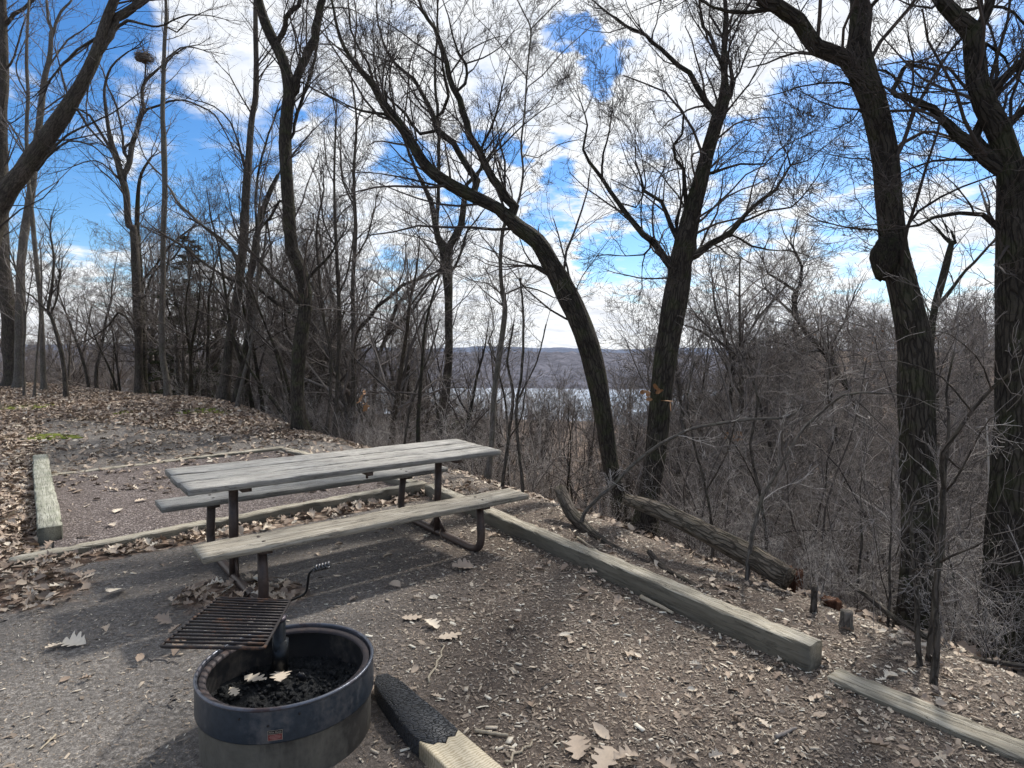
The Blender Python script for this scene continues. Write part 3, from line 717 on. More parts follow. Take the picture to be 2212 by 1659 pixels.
def cutwood():
    t = NT('sawn_pale_wood'); o = t.obj(); v = t.N('ShaderNodeMapping'); v.inputs['Rotation'].default_value = (0, 0, math.radians(52)); t.L(o, v.inputs[0])
    n = t.noise(t.scale(v.outputs[0], (3, 60, 60)), 1.0, 5, .6); n1 = t.noise(o, 9, 4)
    w = t.N('ShaderNodeTexWave', wave_type='BANDS', bands_direction='X'); w.inputs['Scale'].default_value = 24; w.inputs['Distortion'].default_value = 7; w.inputs['Detail'].default_value = 3; w.inputs['Detail Scale'].default_value = 1.2
    t.L(v.outputs[0], w.inputs['Vector'])
    c = t.ramp(t.math('ADD', t.math('MULTIPLY', n, .6), t.math('MULTIPLY', w.outputs['Fac'], .3)), [(.25, (.36, .30, .20)), (.5, (.60, .53, .40)), (.8, (.72, .66, .53))])
    c = t.mix(t.ramp(n1, [(.45, 0), (.75, .55)]), c, (.33, .30, .23))
    return t.fin(c, .8, 0.0, t.bump(w.outputs['Fac'], .3, .001), .25)
extrude('bare_end', (sb[::-1] + [sb[0] + dirp * .55, sb[-1] + dirp * .55])[::1], zt, .003, cutwood(), pk, PL, .004)

# ------------------------------------------------------------------ leaves, chips and sticks
def leaf_mat(name, stops, tr=.25):
    t = NT(name); a = t.attr('tint', 'Fac'); n = t.noise(t.obj(), 60, 3)
    c = t.ramp(a, stops); c = t.mix(t.math('MULTIPLY', n, .5), c, tuple(x * .45 for x in stops[-1][1])); 
    return t.fin(c, .75, 0.0, None, .3)
M_LEAF = leaf_mat('dry_oak_leaf', [(0, (.05, .030, .022)), (.3, (.17, .11, .078)), (.6, (.38, .285, .215)), (.85, (.58, .47, .36)), (1, (.76, .67, .54))])
M_CHIP = leaf_mat('wood_chip', [(0, (.045, .030, .022)), (.35, (.15, .105, .076)), (.65, (.31, .235, .175)), (.85, (.55, .465, .36)), (1, (.78, .72, .60))])
def leaf_proto(rng, stations=9, lobes=True):
    xs = np.linspace(0, 1, stations); hw = .30 * np.sin(PI * np.clip(xs * .93 + .04, 0, 1)) ** .8
    if lobes and stations > 12:
        f = .42 + .85 * np.abs(np.sin(PI * xs * 4.0 - .25)) ** 1.3; f[0] = .15; f[-1] = .5; hw = hw * 1.1
    elif lobes:
        f = np.where(np.arange(stations) % 2 == 0, .45, 1.2); f[0] = f[-1] = .2; f = f * rng.uniform(.8, 1.15, stations)
    else: f = rng.uniform(.85, 1.1, stations)
    c1, c2, c3 = rng.uniform(-.3, 1.1), rng.uniform(-.9, 1.2), rng.uniform(-.6, .6)
    V = []
    for k, x in enumerate(xs):
        fl = hw[k] * f[k]; fr_ = hw[k] * f[k] * rng.uniform(.8, 1.2); sh = .05 * (f[k] > 1)
        z = .25 * c2 * (x - .5) ** 2 * 4 * .3
        V += [(x - .5 + sh, fl, z + c1 * fl + c3 * (x - .5) * .3), (x - .5, 0, z), (x - .5 + sh, -fr_, z + c1 * fr_ - c3 * (x - .5) * .3)]
    V = np.array(V); V[:, 2] -= V[:, 2].min()
    q = []
    for k in range(stations - 1):
        a = 3 * k; q += [(a, a + 1, a + 4, a + 3), (a + 1, a + 2, a + 5, a + 4)]
    return V, np.array(q)
def rotm(yaw, tx, ty):
    cy, sy, cx, sx, cz, sz = np.cos(ty), np.sin(ty), np.cos(tx), np.sin(tx), np.cos(yaw), np.sin(yaw)
    Rz = np.zeros((len(yaw), 3, 3)); Rz[:, 0, 0] = cz; Rz[:, 0, 1] = -sz; Rz[:, 1, 0] = sz; Rz[:, 1, 1] = cz; Rz[:, 2, 2] = 1
    Rx = np.zeros_like(Rz); Rx[:, 0, 0] = 1; Rx[:, 1, 1] = cx; Rx[:, 1, 2] = -sx; Rx[:, 2, 1] = sx; Rx[:, 2, 2] = cx
    Ry = np.zeros_like(Rz); Ry[:, 1, 1] = 1; Ry[:, 0, 0] = cy; Ry[:, 0, 2] = sy; Ry[:, 2, 0] = -sy; Ry[:, 2, 2] = cy
    return Rz @ Rx @ Ry
def scatter(b, proto, pos, size, rng, tilt=.25, tint=None, aniso=None):
    V, q = proto; N = len(pos)
    if N == 0: return
    R = rotm(rng.uniform(0, 2 * PI, N), rng.normal(0, tilt, N), rng.normal(0, tilt, N))
    S = size[:, None, None] * V[None] * (1 if aniso is None else aniso[:, None, :])
    W = np.einsum('nij,nkj->nki', R, S) + pos[:, None]
    k = len(V); qq = (q[None] + (np.arange(N) * k)[:, None, None]).reshape(-1, q.shape[1])
    b.add(W.reshape(-1, 3), qq, tint=np.repeat(tint, k))
rl = np.random.default_rng(21)
def place(n, xr, yr, prob, rng, zoff=.004):
    x = rng.uniform(*xr, n); y = rng.uniform(*yr, n); k = rng.random(n) < prob(x, y); x, y = x[k], y[k]
    # keep the fire ring clear and the view only
    k = (np.hypot(x - RX, y - RY) > .37); x, y = x[k], y[k]
    V = np.stack([x, y, H(x, y)], -1); d = V - CAM; dep = d @ FW; px = 1106 + FPX * (d @ RT) / np.maximum(dep, .01); py = 829.5 - FPX * (d @ UP) / np.maximum(dep, .01)
    k = (dep > .5) & (px > -260) & (px < 2480) & (py < 2000); V = V[k]; V[:, 2] += zoff; return V
protos = [leaf_proto(rl) for _ in range(7)] + [leaf_proto(rl, 7, False) for _ in range(3)]
low = [leaf_proto(rl, 5, k % 2 == 0) for k in range(6)]
def tints(n, rng, m=.5, s=.22): return np.clip(rng.normal(m, s, n), 0, 1)
def leafobj(name, V, pr, label, smin, smax, tilt, m, zvar=.02):
    b = MB(); V = V.copy(); V[:, 2] += rl.random(len(V)) * zvar
    idx = rl.integers(0, len(pr), len(V))
    for k in range(len(pr)):
        s = V[idx == k]; scatter(b, pr[k], s, rl.uniform(smin, smax, len(s)), rl, tilt, tints(len(s), rl, m))
    return setp(b.build(name, M_LEAF, None, True), label, 'leaves', kind='stuff')
lf = lambda x, y: leafiness(x, y)
V = place(90000, (-9, 4), (1.3, 12), lambda x, y: np.where(leafiness(x, y) > .45, leafiness(x, y), np.where(y > 6.5, .16, .014)) * (sdist(x, y) < 1.2) * .5, rl)
leafobj('leaf_litter', V, protos, 'brown dry oak leaves littering the clearing around the pad and table', .05, .115, .30, .62, .03)
V = place(60000, (-24, 0), (8, 26), lambda x, y: np.where(leafiness(x, y) > .35, .9, .05) * (sdist(x, y) < 1.0), rl)
leafobj('leaf_litter', V, low, 'carpet of brown leaves on the rise behind the gravel pad', .06, .125, .42, .52, .04)
V = place(120000, (-12, 26), (1.5, 30), lambda x, y: .8 * (sdist(x, y) > .7), rl)
leafobj('leaf_litter', V, low, 'brown leaves covering the wooded slope below the clearing', .06, .12, .40, .50, .04)
# wood chips and mulch
cube = (np.array([(x, y, z) for x in (-.5, .5) for y in (-.5, .5) for z in (0, 1)], float), np.array([(0, 1, 3, 2), (4, 6, 7, 5), (0, 4, 5, 1), (2, 3, 7, 6), (0, 2, 6, 4), (1, 5, 7, 3)]))
def chips(name, V, label, smin, smax, m, s_=.2, solid=True):
    b = MB(); n = len(V); sz = rl.uniform(smin, smax, n) * rl.choice([.6, 1, 2.0], n, p=[.5, .44, .06])
    cu = (cube[0] + 0, cube[1]) if solid else (np.array([(-.5,-.5,.3),(.1,-.6,.5),(.5,-.4,0),(.5,.4,.2),(0,.6,.6),(-.5,.5,0)], float), np.array([(0,1,4,5),(1,2,3,4)])); an = np.stack([np.ones(n), rl.uniform(.14, .45, n), rl.uniform(.04, .12, n)], -1)
    scatter(b, cu, V, sz, rl, .16 if solid else .28, tints(n, rl, m, s_), an)
    return setp(b.build(name, M_CHIP, None, False), label, 'wood chips', kind='stuff')
def dens_right(x, y):
    d = .25 + .75 * sstep(-1.0, .3, x + .25 * (y - 3)) ; d = np.where(x < -1.2, .16, d)
    return d * (~inpad(x, y)) * (sdist(x, y) < .5) * (.55 + .45 * np.clip(fnoise(x, y, 3.1) + .5, 0, 1)) * np.clip(3.2 / np.maximum(y, 1), .25, 1)
V = place(420000, (-5, 3.6), (1.2, 7.6), dens_right, rl, .005)
chips('bark_mulch', V, 'small brown bark and wood chip mulch over the dark soil', .008, .021, .42, .2, False)
V = place(52000, (-4.5, 3.8), (1.2, 7.4), lambda x, y: dens_right(x, y) * 1.0, rl, .006)
chips('leaf_fragments', place(16000, (-4.5, 3.8), (1.2, 7.4), lambda x, y: dens_right(x, y) * .9, rl, .004), 'torn tan scraps of leaves mixed into the mulch', .012, .034, .70, .18, False)['category'] = 'leaves'
Vl = place(9000, (-4.5, 4.0), (1.2, 7.4), lambda x, y: dens_right(x, y) * (.10 + .9 * sstep(.1, 1.6, x + .55 * (y - 3))) * .8, rl)
leafobj('leaf_litter', Vl, protos, 'small dry leaves strewn over the mulch beside the long timber', .03, .065, .28, .72, .008)
chips('pale_wood_chips', V, 'pale splinters and wood chips scattered on the mulch', .008, .026, .88, .12)
V = place(40000, (-6.5, 0), (4, 9.5), lambda x, y: .8 * inpad(x, y, -.1), rl, .022)
V2 = place(60000, (-9, 0), (6.0, 12.5), lambda x, y: .6 * (~inpad(x, y)) * (leafiness(x, y) < .6) * (sdist(x, y) < 0), rl)
chips('bark_mulch', V2, 'bits of bark and small debris on the bare path behind the gravel pad', .012, .035, .42, .24, False)
chips('gravel_stones', V, 'fine reddish grey gravel filling the tent pad', .008, .020, .45, .17, False)['category'] = 'gravel'

def one_leaf(px, py, z, size, tint, label, seed, tilt=.2, group='single leaves lying apart', pr=None):
    r = np.random.default_rng(seed); p = onz(px, py, z); b = MB(); V, q = leaf_proto(r, 21); 
    V = V * [1, 1, .5]; scatter(b, (V, q), np.zeros((1, 3)), np.array([size]), r, tilt * .5, np.array([tint])); o = b.build('fallen_leaf', M_LEAF, None, True); o.location = p
    zz = min(v.co.z for v in o.data.vertices); o.location.z = p[2] - zz + .002
    return setp(o, label, 'leaf', group)
one_leaf(550, 1468, .150, .105, .97, 'pale tan oak leaf on the charcoal, left of the two in the fire ring', 1, .08)
one_leaf(606, 1464, .152, .115, .93, 'pointed orange tan oak leaf on the charcoal, right of the two in the fire ring', 2, .08)
one_leaf(505, 1497, .150, .06, .95, 'tiny pale leaf scrap near the left wall inside the fire ring', 3, .2)
one_leaf(160, 1391, .006, .135, 1.0, 'whitish curled oak leaf alone on the dark soil left of the grate', 4, .35)
one_leaf(118, 1399, .006, .085, .9, 'small tan leaf just left of the whitish curled leaf', 5, .2)
one_leaf(252, 1282, .006, .16, 1.0, 'pale oak leaf on dark soil up from the whitish curled leaf', 6, .3)
one_leaf(183, 1258, .006, .13, .85, 'orange tan leaf on the path left of the near bench', 7, .3)
one_leaf(890, 1335, .006, .12, .8, 'oak leaf with sharp lobes on the mulch below the near bench, orange brown', 8, .2)
one_leaf(932, 1352, .006, .11, .97, 'pale cupped leaf on the mulch right of the grate handle', 9, .45)
one_leaf(1000, 1228, .006, .16, .60, 'large curled tan leaf on the soil in front of the right table leg', 10, .3)
one_leaf(972, 1375, .006, .13, .85, 'five lobed tan oak leaf lying beyond the plank', 12, .2)
one_leaf(1250, 2948 * .5486, .006, .14, .70, 'big light brown oak leaf at the bottom edge near the plank', 13, .25)
one_leaf(1310, 1646, .006, .15, .76, 'broad pale brown oak leaf at the bottom edge, right of another', 14, .25)
one_leaf(255, 1104, .030, .12, .95, 'yellowish maple leaf lying on the gravel pad', 15, .1)
one_leaf(305, 1082, .030, .12, .85, 'tan leaf on the gravel pad near the far bench end', 16, .2)
one_leaf(240, 1135, .030, .10, .9, 'second small tan leaf on the gravel pad near its front timber', 17, .2)
def stick(px0, py0, px1, py1, r, label, seed, mat=M_TWIG_FAR, z=.01, bend=.01, group='sticks lying on the ground'):
    rr = np.random.default_rng(seed); p = onz(px0, py0, z); q = onz(px1, py1, z); t = np.linspace(0, 1, 9)[:, None]
    P = p + (q - p) * t + rr.normal(0, bend, (9, 3)) * [1, 1, .2]; P[:, 2] = H(P[:, 0], P[:, 1]) + r + .002
    b = MB(); b.tube(P, np.linspace(r, r * .6, 9), 7); return setp(b.build('fallen_stick', mat, None, loc=p), label, 'stick', group)
M_STICKPALE = flat('pale_stick', (.42, .36, .27), .8)
stick(925, 1475, 965, 1385, .006, 'thin pale stick pointing up toward the table right of the fire ring', 1, M_STICKPALE)
stick(1025, 1578, 1100, 1588, .009, 'short pale splinter of bark at the bottom, right of the plank', 2, M_STICKPALE, bend=.003)
stick(60, 1300, 130, 1290, .005, 'dark twig on the bare soil at the far left', 3)
stick(590 * .5486, 1420, 700 * .5486, 1428, .004, 'dark twig on the soil left of the grate', 4)
stick(375, 1498, 460 * .8, 1530, .004, 'short twig against the left of the fire ring', 5)
stick(1675, 1592, 1722, 1570, .009, 'short thick grey stick on the mulch at lower right', 6, bend=.003)
stick(1165, 1490, 1215, 1455, .004, 'thin forked-looking twig in the middle of the mulch', 7)
stick(1100, 1640, 1150, 1600, .006, 'pale split stick near the bottom edge in the middle', 8, M_STICKPALE)
stick(120, 1585, 85, 1618, .005, 'pale splinter on the soil at the lower left', 9, M_STICKPALE, bend=.002)
stick(375, 1380, 460, 1378, .008, 'smooth pale splinter left of the fire ring', 10, M_STICKPALE, bend=.002)
stick(1385, 1290, 1455, 1325, .016, 'broad pale strip of wood lying along the long timber', 11, M_STICKPALE, bend=.002)
stick(840 * 1.0, 1075, 900, 1062, .006, 'twig in the leaves beneath the table', 12)
stick(1245, 1160, 1290, 1190, .012, 'pale broken stick beyond the long timber', 13, M_STICKPALE, bend=.004)

def moss(px, py, rx, ry, label, seed):
    t = bpy.data.materials.get('green_moss')
    if not t:
        m = NT('green_moss'); n = m.noise(m.obj(), 14, 5, .7); n2 = m.noise(m.obj(), 90, 3)
        t = m.fin(m.ramp(n, [(.3, (.05, .045, .02)), (.45, (.10, .12, .025)), (.7, (.22, .25, .05))]), .95, 0.0, m.bump(n2, 1.0, .015), .1)
    p = onz(px, py, 0); r = np.random.default_rng(seed); n = 40; rr, aa = np.meshgrid(np.linspace(0, 1, 14), np.arange(n) * 2 * PI / n, indexing='ij')
    ed = 1 + .3 * np.sin(3 * aa + seed) + .2 * np.sin(7 * aa + 2 * seed) + .12 * np.sin(13 * aa)
    X = p[0] + rr * rx * np.cos(aa) * ed; Y = p[1] + rr * ry * np.sin(aa) * ed; Z = H(X, Y) + .030 * (1 - rr ** 3) + .010 * fnoise(X, Y, 12) * (1 - rr) - .012 * (rr > .95)
    i = np.arange(X.size).reshape(X.shape); b = MB(); b.add(np.stack([X, Y, Z], -1), np.stack([i[:-1], i[1:], np.roll(i, -1, 1)[1:], np.roll(i, -1, 1)[:-1]], -1).reshape(-1, 4))
    return setp(b.build('moss_patch', t, None, True, loc=p), label, 'moss', 'moss patches')
moss(105, 958, .42, .30, 'bright green moss patch at the left between path and leaves', 1)
moss(445, 911, .50, .42, 'yellow green moss patch at the brow of the slope, right of the path', 2)
moss(268, 918, .12, .2, 'tiny green moss patch in the middle of the path', 3)
moss(45, 905, .7, .5, 'olive moss around the foot of the leftmost tree', 4)

# ------------------------------------------------------------------ the large trees near the clearing
def z(ox, oy, l, s=.3472, ws=.3472):
    return [(ox + x * s, oy + y * s, w * ws) for x, y, w in l]
z4 = lambda *l: z(0, 0, l); z5 = lambda *l: z(0, 493.7, l); z6 = lambda *l: z(713.2, 0, l); z7 = lambda *l: z(713.2, 493.7, l)
z8 = lambda *l: z(1444, 0, l); z9 = lambda *l: z(1444, 493.7, l); z12 = lambda *l: z(1810.4, 1042.3, l, .2712, .2712)
NEAR = 'bare trees around the clearing'
# leaning multi-limbed tree in the centre
T15 = [[(1350, 1168, 48), (1338, 1090, 40), (1318, 1000, 38), (1304, 900, 42)] + z7((1640,850,145),(1560,600,150),(1470,400,155),(1380,230,130),(1290,80,118)) + z6((1180,1420,112),(1110,1355,100),(1050,1300,90),(900,1225,92),(750,1150,88),(600,1040,80),(500,880,68),(420,760,64),(340,660,58),(270,530,48),(200,450,40),(140,380,32),(60,230,24),(10,0,16)),
  z6((1130,1370,80),(1130,1280,72),(1040,1170,62),(980,1040,56),(920,940,54),(870,830,50),(800,620,44),(740,470,38),(700,330,34),(650,180,28),(570,60,22),(545,-20,18)),
  z6((900,1200,56),(910,1120,50),(850,1020,46),(760,900,42),(680,820,44),(640,720,36),(580,600,28),(520,500,24),(370,350,18),(300,150,12),(290,0,8)),
  z6((660,810,24),(560,830,24),(480,720,20),(400,640,16),(330,560,12),(290,380,8)),
  z6((650,740,22),(700,700,24),(735,600,22),(710,480,18),(690,330,14),(665,180,12),(670,20,10)),
  z6((790,570,22),(835,520,22),(848,400,20),(800,330,16),(765,240,14),(735,100,10),(700,0,8)),
  z6((848,395,12),(950,360,10),(1050,300,7),(1130,210,4)),
  z6((340,710,22),(200,690,17),(120,660,12),(0,600,8)),
  z6((560,1010,18),(480,850,17),(400,760,12),(340,560,10),(370,400,7)),
  z6((930,960,20),(1000,800,18),(1050,640,14),(1080,500,10),(1110,380,6)),
  z6((980,1010,14),(1080,900,12),(1200,780,9),(1330,680,6)),
  z6((270,530,20),(240,400,18),(180,300,16),(130,180,14),(110,0,10)),
  z6((690,1160,12),(560,1130,14),(420,1100,12),(310,1080,9)),
  z7((1400,300,60),(1340,262,48),(1270,236,28),(1210,230,14))]
# central forked oak
T16 = [[(1388, 1210, 58), (1398, 1100, 48), (1412, 1000, 46), (1424, 900, 50), (1434, 800, 54), (1445, 730, 58), (1458, 655, 62), (1468, 600, 58)] + z8((75,1640,160),(105,1500,155),(150,1300,125),(190,1150,112),(225,1020,98),(270,850,92),(320,700,90),(350,600,78),(350,500,46),(345,400,42),(350,250,38),(358,100,32),(350,-20,28)),
  z8((310,720,46),(250,650,44),(180,540,40),(130,450,34),(0,350,28)) + z6((1960,220,24),(1850,170,18),(1700,60,13),(1620,-10,9)),
  z8((330,400,26),(300,320,26),(265,230,24),(215,160,20),(200,80,14),(190,-10,10)),
  z8((380,580,36),(395,500,30),(385,400,22),(360,330,20),(370,200,16),(450,90,12),(520,0,8)),
  z8((390,520,20),(440,450,14),(500,300,10),(550,210,6)),
  z8((120,1600,60),(180,1585,56),(260,1510,46),(390,1450,42),(440,1390,34),(480,1340,30),(580,1240,26),(670,1180,24),(690,1130,20),(710,1110,18),(760,1030,15),(740,960,10),(700,900,7)),
  z8((500,1365,16),(620,1310,15),(760,1290,12),(850,1200,10),(920,1110,7)),
  z8((400,1465,15),(520,1530,14),(620,1555,11),(695,1560,8)),
  z8((760,1030,12),(860,1000,10),(960,920,7),(1050,850,4)),
  z8((285,1070,22),(360,1045,18),(450,1020,15),(600,1020,12),(680,940,9),(790,870,6)),
  z8((105,1270,32),(95,1050,28),(40,990,22),(30,900,20),(85,830,18),(95,700,14),(60,650,8)),
  z8((60,1470,38),(10,1390,34)) + z6((2060,1250,26),(1950,1190,22),(1930,1100,14),(1900,1000,8)),
  z8((60,1470,24),(45,1380,22),(80,1290,16)) ,
  z7((2090,200,56),(2000,60,52)) + z6((2000,1490,48),(1900,1400,40),(1790,1260,34),(1690,1110,28),(1610,1010,22),(1575,930,18),(1600,780,12),(1560,640,7)),
  z6((1990,1545,14),(1950,1585,12),(1840,1592,8)), z6((1960,1580,9),(1945,1640,8),(1940,1700,5)),
  z6((1690,1110,18),(1700,950,14),(1740,800,10),(1760,600,6)),
  z6((1790,1260,14),(1900,1290,12),(1960,1150,10),(1940,980,7))]
T17 = [[(1982, 1450, 92), (1980, 1380, 80), (1984, 1200, 76), (1985, 1049, 77), (1983, 911, 80), (1979, 806, 80), (1975, 737, 76), (1961, 668, 72), (1944, 598, 66), (1930, 540, 62)] + z8((1385,1400,164),(1365,1200,160),(1350,1000,158),(1320,820,158),(1270,620,165),(1210,460,180),(1180,330,160),(1190,200,132),(1190,100,122),(1190,-30,118)),
  z8((1160,440,120),(1090,390,118),(960,290,110),(800,140,106),(650,30,100),(560,-30,90)),
  z8((690,60,40),(620,58,36),(500,78,28),(380,72,24),(280,45,18),(200,0,12)),
  z8((1150,530,20),(1080,515,17),(950,518,13),(810,540,10),(700,580,8),(600,600,5)),
  z8((1250,60,30),(1290,10,26),(1330,-30,20)),
  z8((1290,430,20),(1350,440,17),(1400,480,17),(1440,560,12),(1500,600,8)),
  z8((1230,690,14),(1180,690,12),(1150,740,9),(1050,800,6)),
  z8((1290,1010,14),(1230,990,10),(1130,985,8),(1000,960,5)),
  z8((1290,1430,13),(1190,1425,12),(1080,1410,9),(930,1370,6)),
  z8((800,140,14),(830,60,11),(870,0,8))]
BURL = at(1893, 540, 4.55)
T18 = [[(2182, 1440, 150), (2180, 1300, 118), (2186, 1178, 108), (2196, 900, 92), (2200, 700, 88), (2198, 560, 88)] + z8((2160,1320,225),(2150,1150,200),(2110,980,150),(2050,800,150),(1970,650,140),(1920,500,130),(1905,330,124),(1895,200,120),(1800,110,100),(1720,30,88),(1680,-30,84)),
  z8((2120,1180,120),(1990,1010,120),(1900,900,100),(1800,840,80),(1740,780,64),(1690,730,54),(1640,680,52),(1560,640,44),(1500,612,40),(1420,590,38),(1400,560,34),(1430,490,32),(1450,430,30),(1490,400,28),(1560,410,22),(1640,430,16),(1700,470,10)),
  z8((1890,880,80),(1940,790,60),(1960,700,40)),
  z8((1900,220,70),(1950,140,66),(1980,60,66),(2000,-20,62)),
  z8((2010,600,66),(2060,530,62),(2120,460,56),(2180,400,54),(2240,350,50)),
  z8((2110,780,50),(2160,730,52),(2230,660,50)),
  z8((1790,60,26),(1880,60,24),(1970,40,22),(2080,45,20),(2150,80,18),(2230,170,14)),
  z8((1980,270,22),(2040,310,22),(2090,360,18),(2115,420,14)),
  z8((2070,1440,44),(2030,1390,42),(1950,1335,34),(1800,1328,28),(1650,1360,22),(1560,1400,18),(1480,1415,14)),
  z8((1850,990,20),(1780,990,20),(1640,1000,16),(1500,1050,13),(1440,1080,7)),
  z8((1690,0,20),(1640,50,16),(1500,30,12),(1420,-10,8)),
  z8((1400,560,14),(1450,500,12),(1560,540,10),(1700,560,6)),
  z8((1900,560,14),(1700,570,12),(1550,575,10),(1400,590,8))]
T10 = [[(650, 942, 36), (644, 880, 32), (642, 823, 32), (649, 737, 34), (660, 660, 33), (653, 598, 30), (632, 545, 30)] + z4((1810,1500,82),(1790,1200,84),(1775,900,86),(1785,700,86),(1800,560,90),(1775,430,72),(1740,330,70),(1700,250,70),(1650,140,68),(1615,20,56),(1605,-30,54)),
  z4((1830,560,58),(1850,480,58),(1880,400,56),(1940,290,62),(1975,140,54),(2000,0,50),(2005,-40,48)),
  z4((1720,290,36),(1765,200,38),(1785,110,34),(1820,65,34),(1860,40,30),(1875,-20,28)),
  z4((1815,850,20),(1850,700,24),(1900,560,22),(1950,400,20),(1980,250,16),(2000,120,10)),
  z5((1900,330,26),(1960,260,22),(2040,180,18),(2120,60,12)),
  z5((1850,450,30),(1760,360,26),(1650,250,24),(1600,180,16)),
  z4((1870,510,12),(1960,560,12),(2060,610,11),(2212,700,7)),
  z4((1740,1250,20),(1690,1340,18),(1640,1400,10))]
T1 = [[(-45, 905, 74), (-48, 800, 58), (-46, 650, 52), (-30, 540, 52), (-12, 460, 52), (5, 432, 46)] + z4((60,1170,125),(150,1060,118),(250,920,112),(400,700,100),(470,590,88),(520,500,84),(570,400,80),(610,300,72),(640,200,70),(670,100,64),(710,0,60),(725,-50,56)),
  z4((620,320,54),(680,220,54),(740,120,60),(830,35,50),(870,-20,40)),
  z4((800,60,38),(860,40,36),(905,0,30),(960,-40,22)),
  z4((730,170,20),(790,130,22),(870,145,15),(950,165,14),(1020,155,12),(1140,100,10),(1280,95,8),(1400,120,5)),
  z4((640,210,18),(560,260,18),(480,310,18),(420,370,16),(340,460,14),(300,520,12)),
  z4((600,380,14),(560,500,14),(540,600,10)), z4((430,620,14),(400,520,14),(370,400,10),(350,330,8)),
  z4((260,960,22),(330,920,20),(420,840,16),(560,770,12),(700,700,9),(850,590,7)),
  z4((230,1060,18),(310,960,18),(430,880,14),(560,900,10),(640,960,8)),
  z4((480,680,18),(540,780,16),(620,870,14),(680,930,10))]
T1B = [[(28, 820, 42), (22, 740, 38), (22, 700, 36), (12, 620, 34), (5, 540, 32), (2, 420, 32)] + z4((10,1000,82),(10,700,78),(20,500,72),(22,300,60),(20,120,52),(15,-30,46)),
  z4((30,160,30),(90,90,28),(150,50,24),(210,0,20)), z4((40,430,18),(90,350,14),(130,200,12),(180,60,8)), z4((40,750,14),(100,830,12),(160,960,9)), z4((30,1050,12),(70,960,9),(110,860,6))]
T3 = [[(40, 838, 24), (42, 760, 22), (44, 660, 22)] + z4((130,1659,60),(160,1400,58),(200,1150,54),(225,900,50),(255,700,44),(275,500,38),(310,350,34),(320,200,30)),
  z4((325,210,22),(300,120,20),(290,0,16)), z4((335,190,22),(360,110,20),(430,20,16),(460,-20,12)), z4((270,540,14),(400,400,14),(500,320,12),(600,240,9)), z4((300,420,14),(420,250,12),(500,200,10),(560,150,7)), z4((255,700,12),(360,620,12),(450,560,10))]
T4 = [[(95, 842, 13), (92, 760, 12), (88, 660, 11), (78, 560, 11)] + z4((195,1300,30),(170,1050,26),(165,800,26),(175,600,24),(165,400,22),(170,200,20),(180,0,16)),
  z4((180,620,12),(120,500,11),(100,400,9),(160,240,7)), z4((170,980,12),(100,880,10),(50,780,8))]
T5 = [[(52, 848, 6), (51, 760, 6), (54, 690, 6), (40, 600, 5), (20, 540, 4), (0, 505, 3)], [(54, 690, 4), (62, 640, 3), (70, 590, 3)]]
T5B = [[(74, 858, 6), (79, 780, 5), (86, 700, 5), (90, 620, 4), (88, 540, 3)], [(86, 700, 3), (100, 640, 3), (110, 590, 2)]]
T6 = [[(143, 867, 11), (140, 810, 11), (130, 750, 10), (113, 690, 9), (104, 672, 8), (112, 620, 7), (116, 560, 6), (108, 500, 4)], [(108, 682, 5), (122, 650, 5), (130, 590, 4)], [(104, 672, 5), (92, 662, 5), (70, 640, 4), (52, 628, 3), (30, 575, 3)]]
T7 = [[(303, 852, 24), (300, 800, 20), (299, 737, 20), (296, 633, 22), (288, 494, 19)] + z4((800,1400,50),(785,1200,48),(755,1100,52),(725,980,40),(690,870,32),(660,700,24),(650,550,20),(690,420,16),(760,350,12),(800,320,10)),
  z4((770,1090,44),(800,1000,38),(835,870,36),(875,750,32),(890,680,30),(885,600,26),(905,500,26),(960,450,20),(1005,410,14),(1040,360,12),(1120,300,10),(1230,280,7)),
  z4((720,960,26),(640,860,22),(560,720,20),(480,670,12),(400,600,8)), z4((770,950,20),(765,850,18),(740,720,16),(700,600,16),(670,540,12),(640,440,10),(620,400,8)),
  z4((880,720,22),(920,680,18),(1000,655,18),(1100,620,16),(1200,640,14),(1340,720,12),(1430,880,9)),
  z4((780,910,18),(840,870,16),(870,780,10)), z4((900,500,12),(905,420,12),(910,370,9)), z4((730,1100,14),(640,1020,12),(560,1000,9),(440,1040,6)),
  z5((860,700,26),(820,600,20),(740,520,18),(680,600,12),(560,690,10)), z5((900,420,18),(960,260,18),(1080,180,14),(1180,20,10))]
T7B = [[(312, 842, 16), (309, 737, 15), (305, 633, 15), (299, 546, 14), (296, 480, 12)] + z4((860,1200,28),(880,1080,22),(940,980,18)), z5((890,330,18),(960,240,16),(1080,90,14),(1190,0,12),(1310,-40,8))]
T8 = [[(363, 867, 17), (358, 810, 16), (351, 771, 15), (350, 690, 14), (352, 598, 13)] + z4((1015,1500,40),(1025,1200,40),(1020,900,38),(1012,700,34),(1018,450,32),(1025,250,28),(1035,100,24),(1030,-30,20)),
  z4((1035,390,14),(1080,340,14),(1160,290,12),(1260,310,8)), z4((1025,160,12),(1100,200,12),(1180,120,9),(1300,60,6)), z4((1040,1150,20),(1100,1250,20),(1180,1330,20),(1300,1440,20),(1430,1560,22)), z4((1015,1100,14),(960,1050,12),(900,980,10),(860,860,8))]
